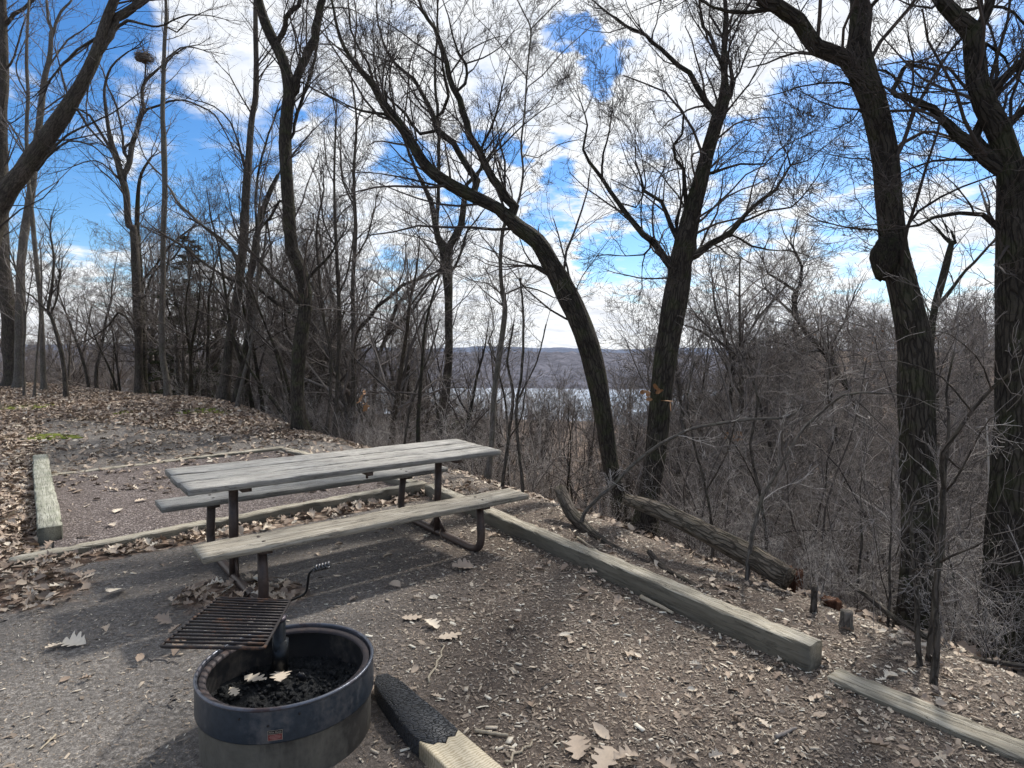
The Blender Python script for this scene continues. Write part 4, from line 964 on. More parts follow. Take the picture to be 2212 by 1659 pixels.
T9 = [[(482, 888, 27), (486, 830, 25), (496, 737, 24), (514, 633, 24), (527, 510, 22)] + z4((1520,1400,62),(1535,1150,58),(1550,950,50),(1565,750,46),(1590,600,44),(1595,400,40),(1590,200,36),(1590,-30,30)),
  z4((1600,420,12),(1660,340,11),(1720,260,8)), z4((1560,700,14),(1500,600,12),(1430,470,9),(1380,420,6)), z4((1530,1080,18),(1490,920,16),(1430,760,12),(1330,660,10),(1200,620,7)),
  z5((1470,330,30),(1400,300,22),(1300,240,22),(1180,140,20),(1060,60,16)), z5((1500,300,24),(1440,130,22),(1340,40,20),(1240,-30,18)), z4((1600,500,10),(1660,420,10),(1740,340,8),(1850,300,6))]
T9B = [[(500, 908, 20), (515, 840, 19), (530, 760, 19), (540, 690, 18), (538, 615, 17), (548, 560, 16)] + z4((1590,1500,46),(1640,1300,42),(1690,1170,36),(1730,1090,28)), z4((1600,1480,22),(1590,1300,20),(1600,1100,18),(1650,900,16),(1720,700,12)), z5((1560,330,26),(1660,420,26),(1760,490,28),(1850,560,20))]
T9C = [[(507, 912, 10), (512, 880, 10), (521, 835, 10), (541, 754, 9), (551, 685, 8), (556, 610, 7), (559, 528, 6)] + z4((1610,1300,14),(1640,1100,10),(1690,900,7)), [(551, 680, 4), (575, 640, 4), (590, 600, 3)], [(541, 754, 4), (530, 700, 4), (520, 660, 3)]]
T11 = [[(722, 958, 11), (728, 850, 10), (733, 700, 10), (728, 560, 8), (722, 400, 6), (726, 250, 4)], [(731, 640, 5), (750, 590, 5), (765, 500, 4), (762, 420, 3)], [(727, 540, 4), (700, 480, 4), (690, 400, 3)], [(722, 400, 3), (705, 350, 3), (700, 290, 2)]]
T11B = [[(702, 956, 9), (713, 860, 8), (714, 760, 8), (700, 690, 7), (690, 600, 6), (684, 500, 5), (700, 410, 4)], [(712, 740, 4), (735, 700, 4), (745, 660, 3)], [(695, 650, 4), (670, 610, 4), (660, 570, 3)]]
T11C = [[(762, 930, 15), (764, 820, 14), (764, 720, 13), (762, 620, 11), (768, 500, 10), (764, 380, 8), (770, 260, 6), (758, 160, 4)], z7((165,640,34),(240,560,32),(300,490,30),(380,420,28),(450,355,26),(560,310,22),(650,275,16)), [(765, 560, 5), (790, 520, 5), (810, 450, 4)], [(763, 440, 5), (740, 390, 5), (735, 330, 4)]]
T12 = [z7((300,800,34),(330,720,30),(370,620,28),(400,520,26),(460,420,24),(540,320,18),(620,230,14),(700,120,9)), z7((380,640,22),(470,560,22),(560,440,18),(620,350,14),(680,270,10)), z7((400,520,12),(420,380,12),(460,250,9),(470,120,6))]
T13 = [z7((700,1250,82),(700,1130,72),(720,1000,70),(738,800,62),(738,600,64),(735,400,66),(725,250,80),(712,120,84)) + z6((670,1480,50),(655,1400,46),(630,1260,40),(590,1170,32),(530,1050,28),(480,920,20),(440,820,14)),
  z7((740,110,62),(780,30,60)) + z6((815,1400,56),(835,1250,42),(850,1150,30),(930,1070,26),(1000,960,20),(1090,830,12),(1180,750,8)),
  z6((672,1450,28),(672,1250,28),(678,1050,28),(680,850,26),(660,600,24),(655,400,20),(668,200,18),(665,0,14)),
  z7((705,260,24),(620,330,22),(560,400,16),(470,520,12)), z7((770,240,22),(820,130,20),(850,20,16)) + z6((900,1380,12),(960,1300,8)), z7((690,220,16),(620,130,14),(560,60,10))]
T14 = [[(1050, 1060, 16), (1062, 960, 14), (1067, 860, 14), (1078, 770, 14), (1086, 715, 13), (1091, 665, 12), (1084, 620, 10), (1081, 563, 9), (1086, 500, 9)] + z6((1110,1340,20),(1165,1270,16),(1200,1080,15),(1188,900,14),(1210,700,13),(1222,500,12),(1240,300,11),(1250,180,11),(1210,90,9),(1165,0,8)),
  z6((1252,180,9),(1300,130,9),(1370,60,8),(1440,-10,6)), z6((1230,540,8),(1320,470,8),(1430,340,7),(1560,220,5)), z6((1205,960,8),(1290,980,7),(1420,900,7),(1540,870,5)), z6((1215,470,8),(1130,370,7),(1000,200,6),(900,100,4)),
  z7((1090,410,12),(1130,390,14),(1200,360,13),(1290,380,11),(1390,430,8)), z7((1060,400,10),(980,340,9),(890,325,7)), z7((1000,760,12),(985,700,12),(1020,620,9),(1010,520,7))]
T19 = [z9((1640,620,50),(1660,480,54),(1700,330,56),(1740,180,50),(1760,90,40)) + z8((1720,1480,24),(1670,1420,16),(1620,1370,8)), z9((1640,520,30),(1740,400,28),(1850,260,24),(1950,160,20),(2040,60,16)), z9((1750,110,26),(1790,90,20),(1760,20,18)) + z8((1740,1450,14),(1700,1360,9))]
T20 = [z9((1190,1200,26),(1120,1000,34),(1050,900,40),(960,760,44),(850,640,40),(800,560,36),(780,420,34),(820,350,28),(830,240,20),(780,130,14)), z9((800,400,24),(700,330,22),(620,280,14),(590,200,10)), z9((830,620,22),(780,540,22),(700,460,18),(610,380,12)), z9((1050,880,22),(1010,720,20),(1090,600,16),(1120,500,12)), z9((960,760,20),(870,770,16),(740,720,12),(560,700,8))]
T21 = [z9((380,1180,22),(390,1000,26),(400,860,30),(380,760,26),(340,650,20),(290,480,14),(270,300,9)), z9((400,800,22),(450,740,20),(540,580,18),(640,460,14),(710,380,10)), z9((400,780,18),(300,700,18),(200,640,14),(100,600,10)), z9((400,840,14),(520,800,12),(640,830,9))]

A_ = dict(bark=M_BARK_DK, twig=M_TWIG); B2 = dict(bark=M_BARK_BR, twig=M_TWIG); G_ = dict(bark=M_BARK_GR, twig=M_TWIG_FAR)
TREES = [
 ('bare_tree', 'big leaning bare tree in the centre, trunk bent left and split in many limbs', 7.4, T15, A_, 15, 4.5, 4),
 ('bare_tree', 'upright dark oak right of centre with a fork and a low limb on each side', 6.6, T16, A_, 16, 5.0, 4),
 ('bare_tree', 'massive dark tree on the right with a burl and a thick limb reaching up left', 4.6, T17, A_, 17, 4.0, 4),
 ('bare_tree', 'widest trunk at the right edge, crooked limbs above, partly cut by the frame', 4.4, T18, A_, 18, 4.5, 4),
 ('bare_tree', 'black V-forked tree behind the far left end of the table', 11.4, T10, A_, 10, 3.2, 4),
 ('bare_tree', 'thick mossy tree at the left edge leaning to the right over the path', 13.0, T1, B2, 1, 2.2, 3),
 ('bare_tree', 'straight massive trunk at the very left edge on the rise', 24.0, T1B, B2, 2, 1.4, 3),
 ('bare_tree', 'pale trunk just behind the leaning left tree, forking near the top', 23.0, T3, G_, 3, 1.6, 3),
 ('bare_tree', 'slim grey tree with short side branches left of the nest tree', 22.0, T4, G_, 4, 2.0, 3),
 ('bare_sapling', 'thin sapling on the leafy rise, leftmost of two near the left trunk', 19.0, T5, G_, 5, 3.0, 3),
 ('bare_sapling', 'thin sapling on the leafy rise, right one of two near the left trunk', 18.6, T5B, G_, 6, 3.0, 3),
 ('bare_sapling', 'crooked young tree bending left on the crest of the leafy rise', 18.2, T6, B2, 7, 3.0, 3),
 ('bare_tree', 'spreading forked tree carrying a nest among its top branches', 20.5, T7, B2, 8, 2.2, 3),
 ('bare_tree', 'dark stem standing right against the trunk of the nest tree', 21.5, T7B, A_, 9, 2.0, 3),
 ('bare_tree', 'slender pole-like grey tree right of the nest tree', 18.2, T8, G_, 11, 2.4, 3),
 ('bare_tree', 'tall grey trunk leaning slightly right at the brow of the slope', 15.6, T9, B2, 12, 2.6, 3),
 ('bare_tree', 'darker crooked trunk crossing behind the tall grey one at the brow', 15.0, T9B, A_, 13, 2.4, 3),
 ('bare_sapling', 'pale thin stem leaning right at the brow beside the tall grey trunk', 14.2, T9C, G_, 14, 3.0, 3),
 ('bare_tree', 'thin upright tree just right of the black forked tree', 12.4, T11, B2, 19, 3.0, 3),
 ('bare_sapling', 'very slim stem between the black forked tree and its thin neighbour', 12.0, T11B, B2, 20, 3.0, 3),
 ('bare_tree', 'slim tree behind the table sending a reddish limb up to the right', 14.0, T11C, B2, 21, 3.0, 3),
 ('bare_tree', 'tree behind the tabletop with several stems leaning right', 17.0, T12, B2, 22, 3.0, 3),
 ('bare_tree', 'straight twin-forked tree above the right half of the tabletop', 15.0, T13, A_, 23, 3.0, 3),
 ('bare_tree', 'pale slender wavy tree just right of the tabletop', 8.2, T14, G_, 24, 3.5, 4),
 ('bare_tree', 'background tree seen between the two massive right trunks', 15.0, T19, A_, 25, 3.5, 3),
 ('bare_tree', 'crooked dark tree in the thicket left of the burled trunk', 14.0, T20, A_, 26, 4.0, 4),
 ('bare_tree', 'low bushy crooked tree in the thicket right of the central oak', 13.0, T21, A_, 27, 4.0, 4)]
roots = {}
for nm, lab, D, limbs, mt, sd, dn, lv in TREES:
    dn = dn * (1.7 if D > 11 else 1.25); roots[sd] = traced_tree(nm, lab, 'tree' if nm == 'bare_tree' else 'sapling', D, limbs, mt['bark'], mt['twig'], sd, dn, levels=lv, group=NEAR, lmax=1.7 if D < 10 else (1.9 if D < 15 else 2.4))
# burl on the massive right tree
b = MB(); rr = np.random.default_rng(4); n, m = 9, 14; V = []
for j in range(n):
    ph = PI * (j + .3) / n
    for k in range(m):
        th = 2 * PI * k / m; r = rr.uniform(.93, 1.07); V.append((.10 * math.sin(ph) * math.cos(th) * r, .10 * math.sin(ph) * math.sin(th) * r, .17 * math.cos(ph) * r - .05 * (math.sin(ph) * math.cos(th) < 0)))
V = np.array(V) + at(1912, 545, 4.6) - np.array(roots[17].location); i = np.arange(n * m).reshape(n, m)
b.add(V, np.stack([i[:-1], np.roll(i, -1, 1)[:-1], np.roll(i, -1, 1)[1:], i[1:]], -1).reshape(-1, 4), bark=V * 3); k0 = 0
b.ng.append(list(range(m))[::-1]); b.ng.append([(n - 1) * m + k for k in range(m)]); b.build('burl', M_BARK_DK, roots[17])
# nest
NC = at(312, 122, 20.5); b = MB(); rr = np.random.default_rng(9)
for _ in range(260):
    th = rr.uniform(0, 2 * PI); r = rr.uniform(.10, .30); c = NC + np.array([r * math.cos(th), r * math.sin(th), rr.normal(0, .07)]); d = unit(np.array([-math.sin(th), math.cos(th), rr.normal(0, .35)]) + rr.normal(0, .4, 3)) * rr.uniform(.08, .22)
    b.tubes(np.array([[c - d, c + rr.normal(0, .02, 3), c + d]]), np.array([[.004, .007, .003]]), 4)
for j in range(8):
    c = NC + np.array([rr.normal(0, .08), rr.normal(0, .08), -.06]); lump(b, c, np.array([.14, .14, .06]), rr, .3)
setp(b.build('bird_nest', M_TWIG_FAR, None, True, loc=NC), 'round twiggy nest high in the bare branches at the upper left', 'nest')

# ------------------------------------------------------------------ fallen logs and stumps
def log(limb, D0, D1, label, seed, mat=M_BARK_LOG, cat='log', name='fallen_log', group='fallen logs and branches', sides=20, endmat=None):
    P = []; n = len(limb)
    for j, (x, y, w) in enumerate(limb):
        D = D0 + (D1 - D0) * j / (n - 1); P.append([*at(x, y, D), w / 2 / FPX * D])
    P = catmull(np.array(P), .06); b = MB(); b.tube(P[:, :3], P[:, 3], sides, True, noise=barknoise(seed, .13)); c = P[:, :3].mean(0)
    o = b.build(name, mat, None, True, loc=c); setp(o, label, cat, group); return o, P
lg, LP_ = log([(1352, 1078, 22), (1400, 1094, 30), (1470, 1125, 36), (1550, 1164, 42), (1630, 1205, 50), (1702, 1250, 52)], 5.2, 4.15, 'thick fallen log with furrowed bark and a broken end, beyond the long timber', 31)
def rotten():
    t = NT('rotten_red_wood'); n = t.noise(t.scale(t.obj(), (8, 8, 2)), 3, 6, .7); c = t.ramp(n, [(.3, (.018, .010, .007)), (.5, (.075, .034, .021)), (.72, (.19, .105, .065))]); return t.fin(c, .95, 0.0, t.bump(n, 1, .03), .1)
M_ROT = rotten()
def stub(P0, r, h, mat, name, label, seed, jag=.05, lean=(0, 0), cat='stump', group=None):
    rr = np.random.default_rng(seed); n = 26; b = MB(); zs = np.linspace(-.25, 1, 9); V = np.zeros((10, n, 3)); a = np.arange(n) * 2 * PI / n
    top = h * (1 + jag * np.cumsum(rr.normal(0, 1, n)) * .3 * np.sin(a / 2) ** 1) + rr.normal(0, jag * h, n)
    for j, zz in enumerate(zs):
        R_ = r * (1 + .35 * math.exp(-max(zz, 0) * 5)) * (1 + .08 * np.sin(3 * a + seed) + .05 * np.sin(7 * a)); V[j, :, 0] = R_ * np.cos(a) + lean[0] * zz; V[j, :, 1] = R_ * np.sin(a) + lean[1] * zz; V[j, :, 2] = zz * top if zz > 0 else zz
    V[9, :, 0] = r * .25 * np.cos(a) + lean[0]; V[9, :, 1] = r * .25 * np.sin(a) + lean[1]; V[9, :, 2] = h * (.85 if jag > .02 else 1.0)
    i = np.arange(10 * n).reshape(10, n); b.add(V, np.stack([i[:-1], np.roll(i, -1, 1)[:-1], np.roll(i, -1, 1)[1:], i[1:]], -1).reshape(-1, 4), bark=V.reshape(-1, 3)); b.ng.append([9 * n + k for k in range(n)])
    o = b.build(name, mat, None, True); o.location = [float(v) for v in P0]; return setp(o, label, cat, group)
def ontop(px, py, D):
    p = at(px, py, D); p[2] = H(p[0], p[1]); return p
stub(ontop(1708, 1300, 4.45), .075, .17, M_ROT, 'rotten_stump', 'crumbling reddish rotten stump under the broken end of the thick log', 5, .12)
stub(ontop(1795, 1345, 4.0), .06, .05, M_ROT, 'rotten_stump', 'low reddish chunk of rotten wood right of the tall rotten stump', 6, .15)
stub(ontop(1827, 1385, 3.55), .033, .10, M_BARK_GR, 'cut_stump', 'small sawn-off stump with a pale flat top behind the long timber', 7, .0)
stub(ontop(1757, 1330, 3.75), .018, .17, M_BARK_BR, 'cut_stump', 'thin dark broken stub standing beside the rotten wood', 8, .02)
log([(1209, 1056, 24), (1232, 1105, 27), (1265, 1140, 24), (1300, 1170, 19), (1350, 1196, 15), (1400, 1220, 14)], 5.9, 4.6, 'curved bare limb rising from the ground left of the central trunks', 32, M_BARK_BR, 'branch', 'fallen_limb')
log([(1402, 1192, 12), (1430, 1225, 12), (1470, 1248, 12), (1520, 1275, 10)], 4.7, 4.1, 'short mossy limb lying behind the long timber', 33, M_BARK_BR, 'branch', 'fallen_limb')
log([(1822, 1252, 9), (1870, 1285, 10), (1925, 1330, 12), (1975, 1360, 12), (2050, 1412, 16), (2095, 1446, 20), (2212, 1490, 22), (2300, 1520, 22)], 4.3, 2.85, 'long crooked dark limb crossing in front of the two massive right trunks', 34, M_BARK_BR, 'branch', 'fallen_limb')
log([(1922, 1424, 12), (1960, 1430, 16), (2015, 1438, 16), (2060, 1446, 16), (2100, 1452, 12)], 3.75, 3.3, 'short mossy log at the foot of the burled trunk', 35, M_BARK_BR)
log([(2100, 1424, 13), (2150, 1430, 11), (2212, 1438, 10), (2270, 1440, 10)], 3.6, 3.3, 'pale green branch lying at the foot of the widest right trunk', 36, M_BARK_GR, 'branch', 'fallen_limb')

# foreground saplings and arching bare branches
def bough(name, label, D0, D1, limbs, seed, mat, cat='branch', tw=True, dens=4, lmax=.42, group='arching bare branches in front of the slope', minlv=2, tmat=None):
    tmat = tmat or (M_TWIG_FAR if seed > 52 else M_BRUSH)
    rng = np.random.default_rng(seed); P0s, DD, LL, RR = [], [], [], []; base = None; first = None; paths = []
    for li, lb in enumerate(limbs):
        n = len(lb); q = []
        if li == 0: d0, d1 = D0, D1
        else:
            allp = np.vstack(paths); vv = allp[:, :3] - CAM; dep = vv @ FW; sx = 1106 + FPX * (vv @ RT) / dep; sy = 829.5 - FPX * (vv @ UP) / dep
            k = np.argmin((sx - lb[0][0]) ** 2 + (sy - lb[0][1]) ** 2); d0 = dep[k]; d1 = d0 + rng.normal(0, .3)
        for j, (x, y, w) in enumerate(lb):
            D = d0 + (d1 - d0) * j / (n - 1); q.append([*at(x, y, D), w / 2 / FPX * D])
        q = np.array(q)
        if li == 0:
            g0 = float(H(q[0][0], q[0][1]))
            if q[0][2] > g0 - .02: q = np.vstack([[q[0][0] - .03, q[0][1] + .02, g0 - .1, q[0][3] * 1.1], q])
            base = np.array([q[0][0], q[0][1], g0])
        paths.append(catmull(q, .07))
    rt = empty(name, base, label, cat, group)
    for li, P in enumerate(paths):
        P[1:, :3] += rng.normal(0, .0022, (len(P) - 1, 3))
        b = MB(); b.tube(P[:, :3], P[:, 3], 9 if li == 0 else 6, True, noise=barknoise(seed, .05)); b.build('stem', mat, rt, loc=base)
        L = np.linalg.norm(np.diff(P[:, :3], axis=0), axis=1).sum(); n = int(L * dens)
        for k in rng.integers(2, len(P) - 1, n) if len(P) > 4 else []:
            if P[k, 2] - base[2] < .35: continue
            d = unit(P[k + 1, :3] - P[k, :3]); a = unit(np.cross(d, rng.normal(0, 1, 3))); P0s.append(P[k, :3]); DD.append(d * .7 + a * .8 + [0, 0, .15]); LL.append(rng.uniform(.25, 1) * lmax); RR.append(min(P[k, 3] * .6, .004))
        P0s.append(P[-1, :3]); DD.append(unit(P[-1, :3] - P[-2, :3])); LL.append(lmax); RR.append(min(P[-1, 3], .004))
    b = MB()
    for Pp, Rp in grow(np.array(P0s), np.array(DD), np.array(LL), np.array(RR), TW[1:], rng): b.tubes(Pp, np.maximum(Rp, .0009), 4)
    b.build('twigs', tmat or M_BRUSH, rt, loc=base); return rt
bough('arching_branch', 'arching bare branch rising to the right in front of the central trunks', 5.4, 4.6, [[(1262, 1110, 9), (1330, 1042, 9), (1390, 985, 8), (1444, 950, 7), (1500, 925, 7), (1600, 908, 6), (1700, 900, 5), (1737, 878, 4)]], 51, M_BARK_GR)
bough('arching_branch', 'long bowed branch climbing right across the thicket to the burled trunk', 4.3, 3.7, [z9((520,1900,26),(590,1659,22),(650,1560,20),(740,1400,18),(850,1240,17),(1000,1095,15),(1080,1040,14),(1200,1022,12),(1400,1030,9),(1550,1060,5)), z9((1000,1095,12),(990,950,9),(995,780,8),(940,640,6),(900,500,4)), z9((1160,1060,9),(1240,1130,8),(1380,1290,5))], 52, M_BARK_GR)
bough('arching_branch', 'bare branch fanning out in front of the widest right trunk', 3.1, 2.7, [z9((1700,1900,34),(1705,1600,30),(1710,1400,28),(1800,1250,24),(1900,1130,22),(2030,980,18),(2120,910,14),(2230,860,12)), z9((1890,1140,14),(1780,1010,12),(1700,930,10),(1560,860,8),(1400,820,6),(1200,840,4)), z9((2010,1000,12),(1960,870,9),(1900,790,8),(1760,660,6),(1600,640,4)), z9((1710,1400,12),(1820,1500,10),(1950,1430,9),(2212,1320,7)), z9((1720,1640,14),(1830,1490,12),(2000,1180,8),(2100,1140,5))], 53, M_BARK_BR)
bough('grey_sapling', 'tall smooth grey sapling in front of the burled trunk, right of two', 2.95, 3.1, [z12((760,1610,62),(775,1400,54),(785,1200,50),(780,900,46),(795,600,42),(815,350,38),(840,100,34),(850,-100,30)) + [(2050, 930, 7), (2045, 850, 5), (2060, 760, 4)], z12((800,640,24),(900,580,18),(1100,510,14),(1240,420,8)), z12((790,680,20),(700,650,14),(620,610,12),(520,540,8))], 54, M_BARK_BR, 'sapling', group='grey saplings in front of the burled trunk')
bough('grey_sapling', 'tall smooth grey sapling in front of the burled trunk, left of two', 3.1, 3.25, [z12((670,1570,48),(640,1300,42),(625,1000,38),(610,750,36),(590,500,32),(570,300,26),(600,180,20),(670,170,12)), z12((575,320,18),(540,400,14),(510,430,10),(450,600,8)), z12((600,700,14),(680,690,10),(760,680,6))], 55, M_BARK_BR, 'sapling', group='grey saplings in front of the burled trunk')
M_RED = M_TWIG_FAR
bough('brown_sapling', 'thin reddish sapling left of the burled trunk, rooted by the rotten wood', 3.9, 4.1, [z12((395,1250,24),(405,1000,22),(410,700,18),(425,400,14),(420,100,11),(430,-200,8)), z12((400,950,10),(340,700,8),(280,340,6))], 56, M_BARK_BR, 'sapling', group='thin brown saplings on the slope')
bough('brown_sapling', 'thin dark sapling behind the rotten wood, in the middle of the right thicket', 4.5, 4.7, [z12((130,1150,30),(140,900,26),(165,700,22),(190,440,18),(175,200,12),(190,-100,9))] , 57, M_BARK_BR, 'sapling', group='thin brown saplings on the slope')
bough('brown_sapling', 'wiry dark sapling between the two massive right trunks', 4.3, 4.5, [z12((910,1330,22),(925,1100,20),(935,850,18),(900,650,16),(880,480,13),(1040,350,10),(1060,200,7))], 58, M_BARK_BR, 'sapling', group='thin brown saplings on the slope')
bough('brown_sapling', 'reddish sapling right behind the thick fallen log', 5.0, 5.2, [[(1652, 1230, 9), (1655, 1160, 8), (1640, 1060, 7), (1622, 960, 6), (1636, 860, 5), (1600, 760, 4)], [(1640, 1060, 4), (1600, 980, 3), (1560, 930, 2)]], 59, M_BARK_BR, 'sapling', group='thin brown saplings on the slope')
bough('brown_sapling', 'thin stem rising straight in front of the central oak', 5.4, 5.5, [[(1532, 1250, 8), (1540, 1160, 7), (1525, 1060, 6), (1500, 960, 5), (1485, 870, 4), (1500, 780, 3)], [(1525, 1060, 3), (1570, 980, 3), (1590, 900, 2)]], 60, M_BARK_BR, 'sapling', group='thin brown saplings on the slope')
bough('brown_sapling', 'reddish crooked sapling between the pale wavy tree and the leaning tree', 7.0, 7.4, [[(1130, 1120, 9), (1128, 1040, 8), (1122, 980, 7), (1115, 890, 7), (1128, 790, 6), (1130, 680, 5), (1124, 600, 4)], [(1120, 860, 4), (1160, 780, 3), (1180, 700, 3)]], 61, M_BARK_BR, 'sapling', group='thin brown saplings on the slope')
bough('brown_sapling', 'wavy dark sapling right beside the end of the tabletop', 7.2, 7.4, [[(1088, 1030, 8), (1098, 950, 7), (1108, 850, 7), (1096, 780, 5), (1110, 700, 4)], [(1098, 950, 4), (1125, 905, 3), (1135, 840, 3)]], 62, M_BARK_BR, 'sapling', group='thin brown saplings on the slope')
bough('brown_sapling', 'thin leaning stem between the black forked tree and the tabletop', 10.5, 10.8, [[(875, 950, 6), (885, 890, 6), (905, 820, 5), (930, 760, 4), (950, 690, 3)]], 63, M_BARK_BR, 'sapling', group='thin brown saplings on the slope')

# dead leaves still hanging
def hanging(px, py, D, n, spread, seed, label, par=None):
    r = np.random.default_rng(seed); b = MB(); c = at(px, py, D); pr = leaf_proto(r, 7, False)
    pos = c + r.normal(0, 1, (n, 3)) * spread; scatter(b, pr, pos - c, r.uniform(.06, .12, n), r, 1.0, np.clip(r.normal(.62, .1, n), 0, 1))
    o = b.build('hanging_leaves', M_ORL, None, True); o.location = c; return setp(o, label, 'leaves', 'dead leaves still hanging')
M_ORL = leaf_mat('orange_dead_leaf', [(0, (.09, .045, .025)), (.5, (.26, .13, .06)), (1, (.42, .25, .13))])
hanging(785, 858, 10, 9, .09, 1, 'small orange leaf cluster hanging in the brush behind the tabletop')
hanging(1412, 850, 6.3, 10, .07, 2, 'orange oak leaves hanging on the trunk of the central oak')
hanging(1575, 945, 9, 7, .09, 3, 'brown leaf cluster hanging right of the central oak')
hanging(1900, 775, 22, 130, .75, 4, 'orange leafy clump far behind, left of the burled trunk')
hanging(1745, 725, 20, 40, .5, 5, 'sparse rusty leaves in the crown of the thicket')

# ------------------------------------------------------------------ repeated bare trees, conifers and brush
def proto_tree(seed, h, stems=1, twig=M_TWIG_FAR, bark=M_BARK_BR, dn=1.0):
    rng = np.random.default_rng(seed); rt = empty('bare_tree', (0, 0, 0)); P0, DD, LL, RR = [], [], [], []; b = MB()
    for s in range(stems):
        n = 10; P = np.zeros((n, 3)); d = unit(np.array([rng.normal(0, .12), rng.normal(0, .12), 1])); P[0] = (rng.normal(0, .12) * (stems > 1), rng.normal(0, .12) * (stems > 1), -.3)
        for j in range(1, n): d = unit(d + rng.normal(0, .09, 3) + [0, 0, .04]); P[j] = P[j - 1] + d * h * .8 / (n - 1)
        r0 = h * .0125 * rng.uniform(.8, 1.2) * (.7 if stems > 1 else 1); R = r0 * np.linspace(1, .10, n) ** .9
        C = catmull(np.c_[P, R], .4); b.tube(C[:, :3], C[:, 3], 9, True, noise=barknoise(seed, .1))
        for _ in range(int((16 / stems + 5) * dn)):
            t = rng.uniform(.28, .98); k = int(t * (len(C) - 1)); p = C[k]; dr = unit(np.array([rng.normal(), rng.normal(), 0])); an = rng.uniform(.5, 1.1)
            P0.append(p[:3]); DD.append(np.array([0, 0, 1]) * math.cos(an) + dr * math.sin(an)); LL.append(h * rng.uniform(.18, .42) * (1.25 - .7 * t)); RR.append(p[3] * rng.uniform(.4, .65))
    b.build('trunk', bark, rt); b = MB()
    sp_ = [dict(k=7, nch=7, ang=42, lr=.55, rr=.5, wig=.16, up=.06), dict(k=6, nch=5, ang=40, lr=.6, rr=.55, wig=.18, up=.05), dict(k=5, nch=4, ang=38, lr=.62, rr=.65, wig=.18, up=.04), dict(k=4, nch=0, ang=0, lr=0, rr=0, wig=.2, up=.03)]
    for li, (Pp, Rp) in enumerate(grow(np.array(P0), np.array(DD), np.array(LL), np.array(RR), sp_, rng)): b.tubes(Pp, np.maximum(Rp, .0032), 5 if li == 0 else 3)
    b.build('twigs', twig, rt); return rt
def proto_brush(seed, h, n):
    rng = np.random.default_rng(seed); rt = empty('bare_shrub', (0, 0, 0)); P0 = rng.normal(0, .13, (n, 3)) * [1, 1, 0]; P0[:, 2] = -.08
    D = np.c_[rng.normal(0, .38, n), rng.normal(0, .38, n), np.ones(n)]
    sp_ = [dict(k=9, nch=9, ang=42, lr=.42, rr=.55, wig=.12, up=.01, t0=.12, rmin=.002), dict(k=6, nch=5, ang=42, lr=.55, rr=.6, wig=.18, up=.02, rmin=.0016), dict(k=5, nch=2, ang=42, lr=.6, rr=.7, wig=.2, up=.0, rmin=.0014), dict(k=4, nch=0, ang=0, lr=0, rr=0, wig=.22, up=0, rmin=.0012)]
    out = grow(P0, D, h * rng.uniform(.6, 1.1, n), h * rng.uniform(.0022, .0055, n) + .002, sp_, rng)
    b = MB(); b.tubes(*out[0], 6); b.build('stems', M_BRUSH if seed % 3 == 0 else M_TWIG_FAR, rt)
    b = MB(); [b.tubes(p, r, 3) for p, r in out[1:]]; b.build('twigs', M_BRUSH if seed % 2 else M_TWIG_FAR, rt); return rt
rp = np.random.default_rng(77)
used = set()
def put(proto, x, y, sc, label, cat, group, sink=.05):
    o = proto if proto.name not in used else copy_tree(proto); used.add(proto.name); used.add(o.name)
    o.location = (x, y, float(H(x, y)) - sink); o.rotation_euler = (rp.normal(0, .04), rp.normal(0, .04), rp.uniform(0, 2 * PI)); o.scale = (sc, sc, sc); return setp(o, label, cat, group)
def col(px, dist):   # world position under a picture column at a ground distance
    d = ray(px, 752); k = dist / math.hypot(d[0], d[1]); return d[0] * k, d[1] * k
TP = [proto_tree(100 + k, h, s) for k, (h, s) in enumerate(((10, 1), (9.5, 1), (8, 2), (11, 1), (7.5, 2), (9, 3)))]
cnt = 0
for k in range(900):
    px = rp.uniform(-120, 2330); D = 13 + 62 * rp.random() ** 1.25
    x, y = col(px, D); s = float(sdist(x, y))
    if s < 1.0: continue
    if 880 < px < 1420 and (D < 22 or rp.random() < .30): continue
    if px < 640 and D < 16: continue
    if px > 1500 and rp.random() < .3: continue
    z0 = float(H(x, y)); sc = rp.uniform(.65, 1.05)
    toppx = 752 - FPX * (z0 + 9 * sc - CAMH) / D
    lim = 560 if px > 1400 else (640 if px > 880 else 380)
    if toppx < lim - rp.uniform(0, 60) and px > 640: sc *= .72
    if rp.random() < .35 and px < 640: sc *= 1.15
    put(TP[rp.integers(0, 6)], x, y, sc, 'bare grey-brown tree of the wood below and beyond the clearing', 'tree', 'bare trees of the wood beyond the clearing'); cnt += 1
    if cnt >= 230: break
cnt = 0
for k in range(600):
    px = 1400 + (k * 53.3) % 860; D = 11.5 + 15 * rp.random(); x, y = col(px, D); s = float(sdist(x, y))
    if s < 3: continue
    put(TP[rp.integers(0, 6)], x, y, rp.uniform(.75, 1.05) * (.8 + .012 * D), 'bare grey-brown tree of the wood below and beyond the clearing', 'tree', 'bare trees of the wood beyond the clearing'); cnt += 1
    if cnt >= 20: break
SP = [proto_tree(300 + k, h, st, M_TWIG, M_BARK_DK, .55) for k, (h, st) in enumerate(((11, 1), (9, 2), (12, 1), (8, 3)))]
cnt = 0
